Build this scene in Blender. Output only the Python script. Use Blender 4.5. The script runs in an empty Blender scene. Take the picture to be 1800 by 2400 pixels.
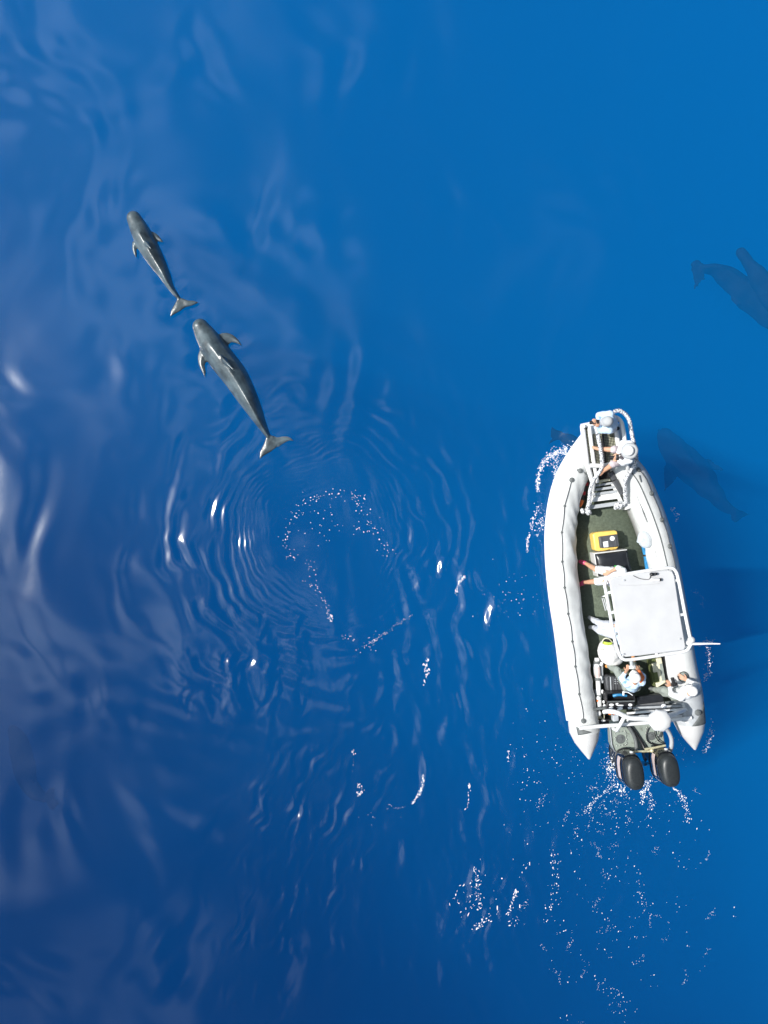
import bpy, bmesh, math, random
import numpy as np
from mathutils import Vector, Matrix, noise as mnoise

random.seed(7)
rng = np.random.default_rng(11)
R = math.radians
C = bpy.context.scene.collection
sc = bpy.context.scene

# ------------------------------------------------------------------ camera, light, sky
H = 17.0                                     # drone height above the sea, metres
cam_d = bpy.data.cameras.new("camera")
cam = bpy.data.objects.new("camera", cam_d)
C.objects.link(cam)
cam.location = (0, 0, H)
cam.rotation_euler = (0, 0, 0)
cam_d.sensor_fit = 'AUTO'
cam_d.sensor_width = 36
cam_d.lens = 36 / 2 / (12.0 / H)
cam_d.clip_start = 0.1
cam_d.clip_end = 9000
sc.camera = cam

SUN_EL = R(48)
SUN_AZ = Vector((-0.99, 0.09, 0)).normalized()
SUN_DIR = Vector((SUN_AZ.x * math.cos(SUN_EL), SUN_AZ.y * math.cos(SUN_EL), math.sin(SUN_EL)))
sun_d = bpy.data.lights.new("sun", 'SUN')
sun_d.energy = 4.6
sun_d.angle = R(0.55)
sun_d.color = (1.0, 0.965, 0.91)
sun = bpy.data.objects.new("sun", sun_d)
C.objects.link(sun)
sun.location = SUN_DIR * 60
sun.rotation_euler = (-SUN_DIR).to_track_quat('-Z', 'Y').to_euler()

SKY_STRENGTH = 0.05
BANK_X, BANK_N = 0.55, 2.3
CLOUD_BASE, CLOUD_SUN = 17.5, 28.0           # clouds are whiter than the blue and glow near the sun
world = bpy.data.worlds.new("World")
sc.world = world
world.use_nodes = True
wn, wl = world.node_tree.nodes, world.node_tree.links
for n in list(wn):
    wn.remove(n)
def wnode(t, **kw):
    n = wn.new(t)
    for k, v in kw.items():
        setattr(n, k, v)
    return n
w_out = wnode('ShaderNodeOutputWorld')
w_bg = wnode('ShaderNodeBackground')
w_bg.inputs['Strength'].default_value = SKY_STRENGTH
w_sky = wnode('ShaderNodeTexSky')
w_sky.sky_type = 'NISHITA'
w_sky.sun_disc = False
w_sky.sun_elevation = SUN_EL
w_sky.sun_rotation = math.atan2(SUN_AZ.x, SUN_AZ.y)
w_sky.air_density = 1.0
w_sky.dust_density = 1.2
w_tc = wnode('ShaderNodeTexCoord')
w_sep = wnode('ShaderNodeSeparateXYZ')
wl.new(w_tc.outputs['Generated'], w_sep.inputs[0])
def wmath(op, a, b=None):
    n = wnode('ShaderNodeMath', operation=op)
    for i, v in enumerate((a, b)):
        if v is None:
            continue
        if isinstance(v, (int, float)):
            n.inputs[i].default_value = v
        else:
            wl.new(v, n.inputs[i])
    return n.outputs[0]
zc = wmath('MAXIMUM', w_sep.outputs[2], 0.06)
cx, cy = wmath('DIVIDE', w_sep.outputs[0], zc), wmath('DIVIDE', w_sep.outputs[1], zc)
w_comb = wnode('ShaderNodeCombineXYZ')
wl.new(cx, w_comb.inputs[0]); wl.new(cy, w_comb.inputs[1])
w_noise = wnode('ShaderNodeTexNoise')
w_noise.inputs['Scale'].default_value = 4.2
w_noise.inputs['Detail'].default_value = 3
w_noise.inputs['Roughness'].default_value = 0.5
w_noise.noise_dimensions = '4D'
w_noise.inputs['W'].default_value = 39.0
wl.new(w_comb.outputs[0], w_noise.inputs['Vector'])
w_ramp = wnode('ShaderNodeMapRange', interpolation_type='SMOOTHSTEP')
w_ramp.inputs['From Min'].default_value = 0.15
w_ramp.inputs['From Max'].default_value = 0.44
# a bank of bright cloud covers the western sky on the sun's side and breaks up towards the zenith
bank = wmath('ADD', wmath('MULTIPLY', wmath('MINIMUM', wmath('MAXIMUM', cy, -1.0), 0.1), 0.17), wmath('ADD', wmath('MULTIPLY', wmath('MINIMUM', wmath('MAXIMUM', cx, -1.6), 1.2), -BANK_X), wmath('MULTIPLY', wmath('SUBTRACT', w_noise.outputs['Fac'], 0.5), BANK_N)))
wl.new(bank, w_ramp.inputs['Value'])
w_hor = wnode('ShaderNodeMapRange', interpolation_type='SMOOTHSTEP')
w_hor.inputs['From Min'].default_value = 0.05
w_hor.inputs['From Max'].default_value = 0.25
wl.new(w_sep.outputs[2], w_hor.inputs['Value'])
cl_fac = wmath('MULTIPLY', w_ramp.outputs[0], w_hor.outputs[0])
w_dot = wnode('ShaderNodeVectorMath', operation='DOT_PRODUCT')
wl.new(w_tc.outputs['Generated'], w_dot.inputs[0])
w_dot.inputs[1].default_value = SUN_DIR
glow = wmath('POWER', wmath('MAXIMUM', w_dot.outputs['Value'], 0.0), 7.0)
cl_lum = wmath('ADD', wmath('MULTIPLY', glow, CLOUD_SUN), CLOUD_BASE)
w_ccol = wnode('ShaderNodeVectorMath', operation='SCALE')
w_ccol.inputs[0].default_value = (0.76, 0.89, 1.0)
wl.new(cl_lum, w_ccol.inputs['Scale'])
w_mix = wnode('ShaderNodeMix', data_type='RGBA')
wl.new(cl_fac, w_mix.inputs['Factor'])
wl.new(w_sky.outputs[0], w_mix.inputs[6])
wl.new(w_ccol.outputs[0], w_mix.inputs[7])
wl.new(w_mix.outputs[2], w_bg.inputs['Color'])
wl.new(w_bg.outputs[0], w_out.inputs['Surface'])

vs = sc.view_settings
vs.view_transform = 'Standard'
vs.look = 'None'
vs.gamma = 1
vs.use_curve_mapping = False
vs.exposure = 0.22
sc.render.engine = 'CYCLES'
cy_ = sc.cycles
cy_.use_denoising = True
cy_.max_bounces = 8
cy_.diffuse_bounces = 3
cy_.glossy_bounces = 3
cy_.transparent_max_bounces = 12
cy_.volume_bounces = 1
cy_.caustics_reflective = False
cy_.caustics_refractive = False
cy_.sample_clamp_indirect = 6

# ------------------------------------------------------------------ helpers
def P(px, py, z=0.0):
    """ground position of something the photograph shows at pixel (px, py) of 1800 x 2400, at height z"""
    k = (H - z) / H / 100.0
    return Vector(((px - 900) * k, (1200 - py) * k, z))

def spline(pts, n):
    """Catmull-Rom through a list of tuples, n samples"""
    a = np.array(pts, float)
    a = np.vstack([2 * a[0] - a[1], a, 2 * a[-1] - a[-2]])
    m = len(pts) - 1
    out = []
    for t in np.linspace(0, m - 1e-9, n):
        i = int(t); u = t - i
        p0, p1, p2, p3 = a[i:i + 4]
        out.append(0.5 * ((2 * p1) + (-p0 + p2) * u + (2 * p0 - 5 * p1 + 4 * p2 - p3) * u * u + (-p0 + 3 * p1 - 3 * p2 + p3) * u ** 3))
    return np.array(out)

def new_mat(name):
    m = bpy.data.materials.new(name)
    m.use_nodes = True
    return m

def mat(name, col, rough=0.5, var=0.12, scale=9.0, bump=0.0, bscale=30.0, metal=0.0, coat=0.0, spec=0.5, stretch=None, dirt=None):
    m = new_mat(name)
    nt = m.node_tree
    b = nt.nodes['Principled BSDF']
    tc = nt.nodes.new('ShaderNodeTexCoord')
    nz = nt.nodes.new('ShaderNodeTexNoise')
    nz.inputs['Scale'].default_value = scale
    nz.inputs['Detail'].default_value = 6
    src = tc.outputs['Object']
    if stretch:
        mp = nt.nodes.new('ShaderNodeMapping')
        mp.inputs['Scale'].default_value = stretch
        nt.links.new(src, mp.inputs[0]); src = mp.outputs[0]
    nt.links.new(src, nz.inputs['Vector'])
    rp = nt.nodes.new('ShaderNodeValToRGB')
    lo = [c * (1 - var) for c in col]; hi = [min(1, c * (1 + var)) for c in col]
    if dirt:
        lo = list(dirt)
    rp.color_ramp.elements[0].position = 0.3
    rp.color_ramp.elements[1].position = 0.7 if not dirt else 0.42
    rp.color_ramp.elements[0].color = (*lo, 1)
    rp.color_ramp.elements[1].color = (*hi, 1)
    nt.links.new(nz.outputs['Fac'], rp.inputs[0])
    nt.links.new(rp.outputs[0], b.inputs['Base Color'])
    b.inputs['Roughness'].default_value = rough
    b.inputs['Metallic'].default_value = metal
    b.inputs['Coat Weight'].default_value = coat
    b.inputs['Coat Roughness'].default_value = 0.05
    b.inputs['Specular IOR Level'].default_value = spec
    if bump:
        n2 = nt.nodes.new('ShaderNodeTexNoise')
        n2.inputs['Scale'].default_value = bscale
        n2.inputs['Detail'].default_value = 4
        nt.links.new(src, n2.inputs['Vector'])
        bp = nt.nodes.new('ShaderNodeBump')
        bp.inputs['Strength'].default_value = bump
        bp.inputs['Distance'].default_value = 0.03
        nt.links.new(n2.outputs['Fac'], bp.inputs['Height'])
        nt.links.new(bp.outputs[0], b.inputs['Normal'])
    return m

class MB:
    def __init__(self):
        self.v, self.f, self.cuts = [], [], []
    def add(self, vs, fs):
        o = len(self.v)
        self.cuts.append((o, len(self.f)))
        self.v += [tuple(v) for v in vs]
        self.f += [tuple(i + o for i in f) for f in fs]
        return self
    def prism(self, pts_top, depth):
        """polygon (world points, counter-clockwise or not) extruded down by depth"""
        n = len(pts_top)
        t = [Vector(p) for p in pts_top]
        area = sum(t[i].x * t[(i + 1) % n].y - t[(i + 1) % n].x * t[i].y for i in range(n))
        if area < 0:
            t.reverse()
        b = [p - Vector((0, 0, depth)) for p in t]
        fs = [tuple(range(n)), tuple(range(2 * n - 1, n - 1, -1))]
        fs += [(i, i + n, (i + 1) % n + n, (i + 1) % n) for i in range(n)]
        return self.add(t + b, fs)
    def pxprism(self, px, z, depth):
        return self.prism([P(x, y, z) for x, y in px], depth)
    def box(self, c, size, ang=0.0, tilt=None):
        c = Vector(c); hx, hy, hz = [s / 2 for s in size]
        m = Matrix.Rotation(ang, 3, 'Z')
        if tilt:
            m = m @ tilt
        vs = [c + m @ Vector((sx * hx, sy * hy, sz * hz)) for sx in (-1, 1) for sy in (-1, 1) for sz in (-1, 1)]
        return self.add(vs, [(0, 1, 3, 2), (4, 6, 7, 5), (0, 4, 5, 1), (2, 3, 7, 6), (0, 2, 6, 4), (1, 5, 7, 3)])
    def tube(self, pts, rad, seg=10, cap=True, flat=1.0, twist_up=Vector((0, 0, 1))):
        pts = [Vector(p) for p in pts]
        n = len(pts)
        rs = [rad] * n if isinstance(rad, (int, float)) else list(rad)
        vs, fs = [], []
        prev = None
        for i, p in enumerate(pts):
            d = (pts[min(i + 1, n - 1)] - pts[max(i - 1, 0)])
            d = d.normalized() if d.length > 1e-9 else Vector((1, 0, 0))
            up = twist_up if abs(d.dot(twist_up)) < 0.95 else Vector((1, 0, 0))
            if prev is not None and abs(d.dot(prev)) < 0.98:
                up = prev
            s = d.cross(up).normalized()
            u = s.cross(d).normalized()
            prev = u
            for k in range(seg):
                a = 2 * math.pi * k / seg
                vs.append(p + s * (math.cos(a) * rs[i]) + u * (math.sin(a) * rs[i] * flat))
        for i in range(n - 1):
            for k in range(seg):
                a, b = i * seg + k, i * seg + (k + 1) % seg
                fs.append((a, b, b + seg, a + seg))
        if cap:
            fs.append(tuple(range(seg - 1, -1, -1)))
            fs.append(tuple(range((n - 1) * seg, n * seg)))
        return self.add(vs, fs)
    def lathe(self, c, prof, seg=20, sx=1.0, sy=1.0, ang=0.0, axis=None):
        """prof: list of (r, z) bottom to top"""
        c = Vector(c); vs, fs = [], []
        m = Matrix.Rotation(ang, 3, 'Z')
        if axis is not None:
            m = Vector((0, 0, 1)).rotation_difference(Vector(axis).normalized()).to_matrix() @ m
        for r, z in prof:
            for k in range(seg):
                a = 2 * math.pi * k / seg
                vs.append(c + m @ Vector((math.cos(a) * r * sx, math.sin(a) * r * sy, z)))
        n = len(prof)
        for i in range(n - 1):
            for k in range(seg):
                a, b = i * seg + k, i * seg + (k + 1) % seg
                fs.append((a, b, b + seg, a + seg))
        fs.append(tuple(range(seg - 1, -1, -1)))
        fs.append(tuple(range((n - 1) * seg, n * seg)))
        return self.add(vs, fs)
    def ell(self, c, r, seg=16, rings=10, ang=0.0, axis=None):
        rx, ry, rz = r if not isinstance(r, (int, float)) else (r, r, r)
        prof = []
        for i in range(rings + 1):
            t = -math.pi / 2 + math.pi * i / rings
            prof.append((max(1e-4, math.cos(t)), math.sin(t) * rz))
        return self.lathe(c, prof, seg, rx, ry, ang, axis)
    def cap(self, p0, r0, p1, r1, seg=14):
        """tapered capsule"""
        p0, p1 = Vector(p0), Vector(p1)
        d = p1 - p0
        L = d.length
        prof = []
        for i in range(6):
            t = -math.pi / 2 + math.pi / 2 * i / 5
            prof.append((max(1e-4, math.cos(t) * r0), math.sin(t) * r0))
        for i in range(1, 7):
            t = math.pi / 2 * (i - 1) / 5
            prof.append((max(1e-4, math.cos(t) * r1), L + math.sin(t) * r1))
        return self.lathe(p0, prof, seg, axis=d if L > 1e-6 else (0, 0, 1))

def tag(o, label=None, cat=None, group=None, kind=None):
    if label: o['label'] = label
    if cat: o['category'] = cat
    if group: o['group'] = group
    if kind: o['kind'] = kind
    return o

def attach(o, parent):
    if parent is not None:
        o.parent = parent
        o.matrix_parent_inverse = world_of(parent).inverted()
    return o

WORLD = {}
def world_of(o):
    return WORLD.get(o.name, Matrix.Identity(4))

def thing(name, loc, label, cat, group=None):
    o = bpy.data.objects.new(name, None)
    C.objects.link(o)
    o.location = loc
    o.empty_display_size = 0.2
    WORLD[o.name] = Matrix.Translation(Vector(loc))
    return tag(o, label, cat, group)

SPLIT = set("step_axle rail_post stay roof_fitting navigation_light_base side_rail cable control_cable arch_post red_buckle lid_rib red_collar side_tube collar white_clip fitting green_stripe padded_strap stern_pin".split())
def obj(name, mb, material, parent=None, bevel=0.0, smooth=True, sub=0, seg=2):
    if name in SPLIT and len(mb.cuts) > 1:
        first = None
        cv = [c[0] for c in mb.cuts] + [len(mb.v)]; cf = [c[1] for c in mb.cuts] + [len(mb.f)]
        for i in range(len(mb.cuts)):
            m_ = MB(); o_ = cv[i]
            m_.add(mb.v[cv[i]:cv[i + 1]], [tuple(k - o_ for k in f) for f in mb.f[cf[i]:cf[i + 1]]]); m_.cuts = m_.cuts[:1]
            o = obj(name, m_, material, parent, bevel, smooth, sub, seg)
            first = first or o
        return first
    me = bpy.data.meshes.new(name)
    me.from_pydata(mb.v, [], mb.f)
    me.validate()
    bm = bmesh.new(); bm.from_mesh(me)
    bmesh.ops.recalc_face_normals(bm, faces=bm.faces)
    bm.to_mesh(me); bm.free()
    me.materials.append(material)
    o = bpy.data.objects.new(name, me)
    C.objects.link(o)
    if bevel:
        b = o.modifiers.new("bevel", 'BEVEL'); b.width = bevel; b.segments = seg; b.limit_method = 'ANGLE'; b.angle_limit = R(35)
    if sub:
        s = o.modifiers.new("sub", 'SUBSURF'); s.levels = sub; s.render_levels = sub
    if smooth:
        me.polygons.foreach_set('use_smooth', [True] * len(me.polygons))
        if bevel or not sub:
            me.set_sharp_from_angle(angle=R(38))
    return attach(o, parent)

def copy_at(o, loc, parent):
    c = o.copy()
    C.objects.link(c)
    c.parent = None
    c.matrix_parent_inverse = Matrix.Identity(4)
    c.location = loc
    attach(c, parent)
    return c

def remesh(name, mb, material, parent=None, voxel=0.01, smooth_it=4, disp=None):
    """one continuous skin over overlapping lumps"""
    me = bpy.data.meshes.new(name)
    me.from_pydata(mb.v, [], mb.f)
    bm = bmesh.new(); bm.from_mesh(me)
    bmesh.ops.recalc_face_normals(bm, faces=bm.faces)
    bm.to_mesh(me); bm.free()
    t = bpy.data.objects.new(name, me)
    C.objects.link(t)
    m = t.modifiers.new("r", 'REMESH'); m.mode = 'VOXEL'; m.voxel_size = voxel; m.use_smooth_shade = True
    if smooth_it:
        s = t.modifiers.new("s", 'SMOOTH'); s.factor = 0.5; s.iterations = smooth_it
    dg = bpy.context.evaluated_depsgraph_get()
    out = bpy.data.meshes.new_from_object(t.evaluated_get(dg))
    bpy.data.objects.remove(t); bpy.data.meshes.remove(me)
    out.name = name
    if disp:
        for v in out.vertices:
            v.co += v.normal * disp(v.co)
    out.materials.clear(); out.materials.append(material)
    out.polygons.foreach_set('use_smooth', [True] * len(out.polygons))
    o = bpy.data.objects.new(name, out)
    C.objects.link(o)
    return attach(o, parent)

# ------------------------------------------------------------------ sea
RC = P(765, 1258)                                  # centre of the ring of ripples
def field(n, lo, hi, ang0, spread, slope, seed, X, Y):
    r = np.random.default_rng(seed)
    z = np.zeros_like(X)
    for _ in range(n):
        lam = math.exp(r.uniform(math.log(lo), math.log(hi)))
        a = ang0 + r.normal(0, spread)
        k = 2 * math.pi / lam
        amp = slope / k / math.sqrt(n) * 1.41
        z += amp * np.sin(k * (math.cos(a) * X + math.sin(a) * Y) + r.uniform(0, 6.28))
    return z

def soft(n, lam, seed, X, Y):
    """slow patchy mask, about -1..1"""
    r = np.random.default_rng(seed)
    z = np.zeros_like(X)
    for _ in range(n):
        a = r.uniform(0, 6.28); k = 2 * math.pi / (lam * r.uniform(0.7, 1.5))
        z += np.sin(k * (math.cos(a) * X + math.sin(a) * Y) + r.uniform(0, 6.28))
    return z / math.sqrt(n)

def blob(px, py, rx, ry, X, Y, ang=0.0):
    c = P(px, py)
    dx, dy = X - c.x, Y - c.y
    ca, sa = math.cos(ang), math.sin(ang)
    u, v = dx * ca + dy * sa, -dx * sa + dy * ca
    return np.exp(-((u / rx) ** 2 + (v / ry) ** 2))

def sstep(a, b, x):
    t = np.clip((x - a) / (b - a), 0, 1)
    return t * t * (3 - 2 * t)

WHALE_SPOTS = []                                   # (x, y, radius) where the water is pressed flat under an animal
def sea_height(X, Y):
    X = np.asarray(X, float); Y = np.asarray(Y, float)
    fade = np.exp(-np.maximum(0, np.hypot(X, Y) - 60) / 80)
    # gentle long swell whose crests run up the picture, leaning left at the top
    wx = X + 0.35 * soft(5, 5.0, 31, X, Y)
    wy = Y + 0.35 * soft(5, 5.0, 32, X, Y)
    left = 0.62 + 0.38 * sstep(3.0, -5.0, X)
    z = field(10, 1.5, 4.5, R(8), 0.40, 0.031, 22, wx, wy) * left
    z += field(10, 0.7, 1.6, R(6), 0.40, 0.038, 26, wx, wy) * left * (0.6 + 0.5 * soft(6, 3.0, 33, X, Y))
    z += field(6, 5.0, 9.0, R(100), 0.5, 0.020, 3, X, Y)
    # concentric ripples left by the dive
    dx, dy = X - RC.x, (Y - RC.y) * 1.02
    r = np.hypot(dx, dy) + 0.10 * soft(7, 1.6, 41, X, Y) + 0.02 * soft(8, 0.5, 42, X, Y)
    th = np.arctan2(dy, dx)
    # wavelength grows outwards: 0.08 m at 1.6 m to 0.65 m at 4.2 m
    rt = np.linspace(0, 12, 2400); lt = np.clip(-0.26 + 0.215 * rt, 0.085, 0.75)
    pt = np.concatenate([[0], np.cumsum(2 * math.pi / lt[:-1] * np.diff(rt))])
    rr = np.clip(r, 0, 11.9)
    ph = np.interp(rr, rt, pt); lam = np.interp(rr, rt, lt)
    env = sstep(0.9, 1.9, r) * (1 - 0.75 * sstep(2.8, 4.2, r)) * (1 - sstep(4.4, 6.0, r))
    angm = 0.75 + 0.20 * np.cos(th - R(200)) + 0.25 * np.cos(2 * th - R(40))
    angm = np.clip(angm, 0.45, 1.2) * (0.75 + 0.45 * soft(9, 1.4, 43, X, Y))
    z += (0.12 + 0.10 * sstep(1.8, 3.0, r)) * lam / (2 * math.pi) * np.sin(ph + 0.9 * soft(6, 1.1, 44, X, Y)) * env * angm
    ph2 = 2 * math.pi * r / 0.115 + 1.6 * soft(7, 0.6, 45, X, Y)
    env2 = np.exp(-((r - 1.95) / 0.65) ** 2)
    z += 0.16 * 0.115 / 6.28 * np.sin(ph2) * env2 * np.clip(0.55 + 0.5 * soft(9, 0.9, 46, X, Y), 0, 1.6)
    # ripples between the ring and the boat and below it
    m = np.maximum(blob(1090, 1640, 1.9, 4.2, X, Y, R(4)), 0.75 * blob(1130, 2000, 2.1, 3.4, X, Y))
    z += field(10, 0.22, 0.75, R(6), 0.18, 0.36, 5, X + 0.06 * soft(6, 0.9, 51, X, Y), Y) * m * np.clip(0.5 + 0.6 * soft(8, 1.2, 52, X, Y), 0, 1.7)
    z += field(12, 0.10, 0.24, R(12), 0.4, 0.11, 6, X, Y) * m * np.clip(0.25 + 0.6 * soft(9, 0.7, 53, X, Y), 0, 1.5)
    # chop with sun glints astern to the left
    g = blob(1135, 2105, 0.75, 1.0, X, Y)
    z += field(14, 0.16, 0.42, R(5), 0.5, 0.34, 7, X, Y) * g
    # lower left ripples
    m3 = np.maximum(blob(740, 1960, 1.5, 2.6, X, Y, R(-12)), 0.8 * blob(620, 1560, 1.5, 1.2, X, Y, R(35)))
    z += field(10, 0.18, 0.55, R(-12), 0.20, 0.20, 8, X + 0.05 * soft(5, 0.8, 54, X, Y), Y) * m3 * np.clip(0.5 + 0.6 * soft(8, 1.0, 55, X, Y), 0, 1.7)
    z += field(9, 0.5, 1.0, R(32), 0.3, 0.16, 9, X, Y) * blob(560, 1590, 1.9, 1.1, X, Y, R(20))
    # propeller wash and the water hugging the hull
    w = np.maximum(blob(1480, 2020, 1.7, 2.6, X, Y), blob(1480, 1860, 1.5, 0.7, X, Y))
    z += field(14, 0.12, 0.5, R(40), 1.5, 0.11, 10, X, Y) * w
    e = blob(1250, 1180, 0.5, 1.8, X, Y) + blob(1650, 1450, 0.5, 3.0, X, Y)
    z += field(10, 0.2, 0.6, R(10), 0.4, 0.10, 12, X, Y) * e
    z *= fade
    q = np.zeros_like(X)
    for (wx_, wy_, wr) in WHALE_SPOTS:
        q = np.maximum(q, np.exp(-(((X - wx_) ** 2 + (Y - wy_) ** 2) / wr ** 2)))
    return z * (1 - 0.85 * q) - 0.020 * q

def sea_material():
    m = new_mat("sea_water")
    nt = m.node_tree
    for n in list(nt.nodes):
        nt.nodes.remove(n)
    N, L = nt.nodes.new, nt.links.new
    out = N('ShaderNodeOutputMaterial')
    tc = N('ShaderNodeTexCoord')
    fr = N('ShaderNodeFresnel'); fr.inputs['IOR'].default_value = 1.55
    gl = N('ShaderNodeBsdfGlossy'); gl.inputs['Roughness'].default_value = 0.14
    tr = N('ShaderNodeBsdfTransparent')
    # fall-off of light towards the lower left, painted into the water's tint
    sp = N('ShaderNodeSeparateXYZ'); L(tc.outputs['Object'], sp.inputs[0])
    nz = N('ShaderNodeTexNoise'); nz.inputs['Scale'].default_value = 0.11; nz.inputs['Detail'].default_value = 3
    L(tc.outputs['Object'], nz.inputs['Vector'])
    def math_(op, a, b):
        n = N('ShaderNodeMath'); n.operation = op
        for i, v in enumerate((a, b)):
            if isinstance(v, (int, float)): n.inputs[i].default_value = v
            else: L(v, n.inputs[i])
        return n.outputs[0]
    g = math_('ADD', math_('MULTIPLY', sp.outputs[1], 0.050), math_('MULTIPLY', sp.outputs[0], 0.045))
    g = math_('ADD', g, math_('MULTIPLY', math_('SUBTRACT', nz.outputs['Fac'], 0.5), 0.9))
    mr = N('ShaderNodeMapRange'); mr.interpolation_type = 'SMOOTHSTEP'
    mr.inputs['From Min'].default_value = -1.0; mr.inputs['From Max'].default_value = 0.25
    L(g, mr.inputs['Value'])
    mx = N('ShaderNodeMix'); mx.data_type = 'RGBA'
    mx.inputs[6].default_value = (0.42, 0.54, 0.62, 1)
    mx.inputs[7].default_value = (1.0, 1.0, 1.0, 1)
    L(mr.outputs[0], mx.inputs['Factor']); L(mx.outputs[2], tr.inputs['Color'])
    n1 = N('ShaderNodeTexNoise'); n1.inputs['Scale'].default_value = 7; n1.inputs['Detail'].default_value = 5
    L(tc.outputs['Object'], n1.inputs['Vector'])
    bp = N('ShaderNodeBump'); bp.inputs['Strength'].default_value = 0.05; bp.inputs['Distance'].default_value = 0.02
    L(n1.outputs['Fac'], bp.inputs['Height'])
    L(bp.outputs[0], gl.inputs['Normal']); L(bp.outputs[0], fr.inputs['Normal'])
    geo = N('ShaderNodeNewGeometry')            # light coming up out of the water is not mirrored back
    ms = N('ShaderNodeMixShader')
    L(math_('MULTIPLY', fr.outputs[0], math_('SUBTRACT', 1.0, geo.outputs['Backfacing'])), ms.inputs[0]); L(tr.outputs[0], ms.inputs[1]); L(gl.outputs[0], ms.inputs[2])
    L(ms.outputs[0], out.inputs['Surface'])
    colr = (0.001, 0.355, 0.91)
    vsn = N('ShaderNodeVolumeScatter'); vsn.inputs['Color'].default_value = (*colr, 1)
    vsn.inputs['Density'].default_value = 0.075; vsn.inputs['Anisotropy'].default_value = -0.12
    va = N('ShaderNodeVolumeAbsorption'); va.inputs['Color'].default_value = (*colr, 1); va.inputs['Density'].default_value = 0.075
    ad = N('ShaderNodeAddShader')
    L(vsn.outputs[0], ad.inputs[0]); L(va.outputs[0], ad.inputs[1]); L(ad.outputs[0], out.inputs['Volume'])
    return m

def build_sea():
    step = 0.029
    fx = np.arange(-10.3, 10.3 + step, step); fy = np.arange(-13.3, 13.3 + step, step)
    def outer(e):
        o, d = [], step
        p = e
        while p < 4000:
            d *= 1.35; p += d; o.append(p)
        return np.array(o)
    ox, oy = outer(fx[-1]), outer(fy[-1])
    xs = np.concatenate([-ox[::-1] - 0.0, fx, ox]); ys = np.concatenate([-oy[::-1], fy, oy])
    X, Y = np.meshgrid(xs, ys)
    Z = sea_height(X, Y)
    ny, nx = X.shape
    co = np.stack([X, Y, Z], -1).reshape(-1, 3)
    idx = np.arange(nx * ny).reshape(ny, nx)
    q = np.stack([idx[:-1, :-1], idx[:-1, 1:], idx[1:, 1:], idx[1:, :-1]], -1).reshape(-1, 4)
    # skirt and bottom close the body of water
    per = np.concatenate([idx[0, :], idx[1:, -1], idx[-1, -2::-1], idx[-2:0:-1, 0]])
    nb = len(per)
    low = co[per].copy(); low[:, 2] = -40
    base = len(co)
    co = np.vstack([co, low])
    k = np.arange(nb); k2 = (k + 1) % nb
    side = np.stack([per[k2], per[k], base + k, base + k2], -1)
    bottom = (base + k[::-1])
    loops = np.concatenate([q.ravel(), side.ravel(), bottom])
    nf = len(q) + len(side) + 1
    starts = np.concatenate([np.arange(len(q) + len(side)) * 4, [(len(q) + len(side)) * 4]])
    me = bpy.data.meshes.new("sea")
    me.vertices.add(len(co)); me.vertices.foreach_set('co', co.astype(np.float32).ravel())
    me.loops.add(len(loops)); me.loops.foreach_set('vertex_index', loops.astype(np.int32))
    me.polygons.add(nf); me.polygons.foreach_set('loop_start', starts.astype(np.int32))
    sm = np.ones(nf, bool); sm[len(q):] = False
    me.update(calc_edges=True)
    me.polygons.foreach_set('use_smooth', sm)
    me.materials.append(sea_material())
    o = bpy.data.objects.new("sea", me)
    C.objects.link(o)
    tag(o, "deep blue open sea with ripples and cloud reflections", kind='structure')
    return o

# ------------------------------------------------------------------ materials
M = {}
M['tube'] = mat("white_hypalon", (0.60, 0.61, 0.60), 0.45, 0.10, 3, 0.22, 9)
M['cone'] = mat("white_cone_rubber", (0.60, 0.595, 0.59), 0.5, 0.04, 6, 0.05, 20)
M['gel'] = mat("white_gelcoat", (0.66, 0.66, 0.655), 0.35, 0.04, 5)
M['roof'] = mat("white_painted_roof", (0.575, 0.575, 0.585), 0.5, 0.05, 3, 0.03, 40)
M['pipe'] = mat("white_pipe_paint", (0.78, 0.78, 0.77), 0.3, 0.05, 12)
M['alu'] = mat("aluminium", (0.55, 0.56, 0.57), 0.38, 0.12, 15, metal=0.8)
M['deck'] = mat("olive_deck_rubber", (0.100, 0.124, 0.088), 0.8, 0.22, 22, 0.25, 160)
M['grey'] = mat("grey_rubber", (0.12, 0.13, 0.13), 0.6, 0.2, 15, 0.1, 60)
M['lgrey'] = mat("light_grey_fabric", (0.42, 0.44, 0.46), 0.6, 0.1, 10, 0.1, 30)
M['black'] = mat("black_plastic", (0.018, 0.018, 0.020), 0.38, 0.3, 20, 0.06, 60)
M['blackv'] = mat("black_vinyl", (0.022, 0.024, 0.028), 0.28, 0.2, 9, 0.12, 10)
M['cowl'] = mat("gloss_black_paint", (0.010, 0.011, 0.013), 0.22, 0.3, 8, coat=0.9)
M['cowltop'] = mat("satin_black_top", (0.024, 0.028, 0.030), 0.40, 0.2, 26, 0.05, 60)
M['decal'] = mat("silver_pink_decal", (0.62, 0.50, 0.47), 0.3, 0.12, 12)
M['steel'] = mat("steel", (0.5, 0.5, 0.48), 0.3, 0.1, 15, metal=1.0)
M['rope'] = mat("grey_rope", (0.06, 0.06, 0.065), 0.8, 0.3, 40)
M['brass'] = mat("yellowed_steel", (0.62, 0.58, 0.38), 0.4, 0.2, 15, metal=0.3)
M['yellow'] = mat("yellow_plastic", (0.92, 0.62, 0.15), 0.4, 0.1, 8)
M['white'] = mat("white_sticker", (0.8, 0.8, 0.8), 0.5, 0.03, 8)
M['skin'] = mat("skin", (0.56, 0.31, 0.20), 0.5, 0.12, 14, spec=0.4)
M['skin_dark'] = mat("tanned_skin", (0.40, 0.21, 0.13), 0.5, 0.12, 14, spec=0.4)
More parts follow.
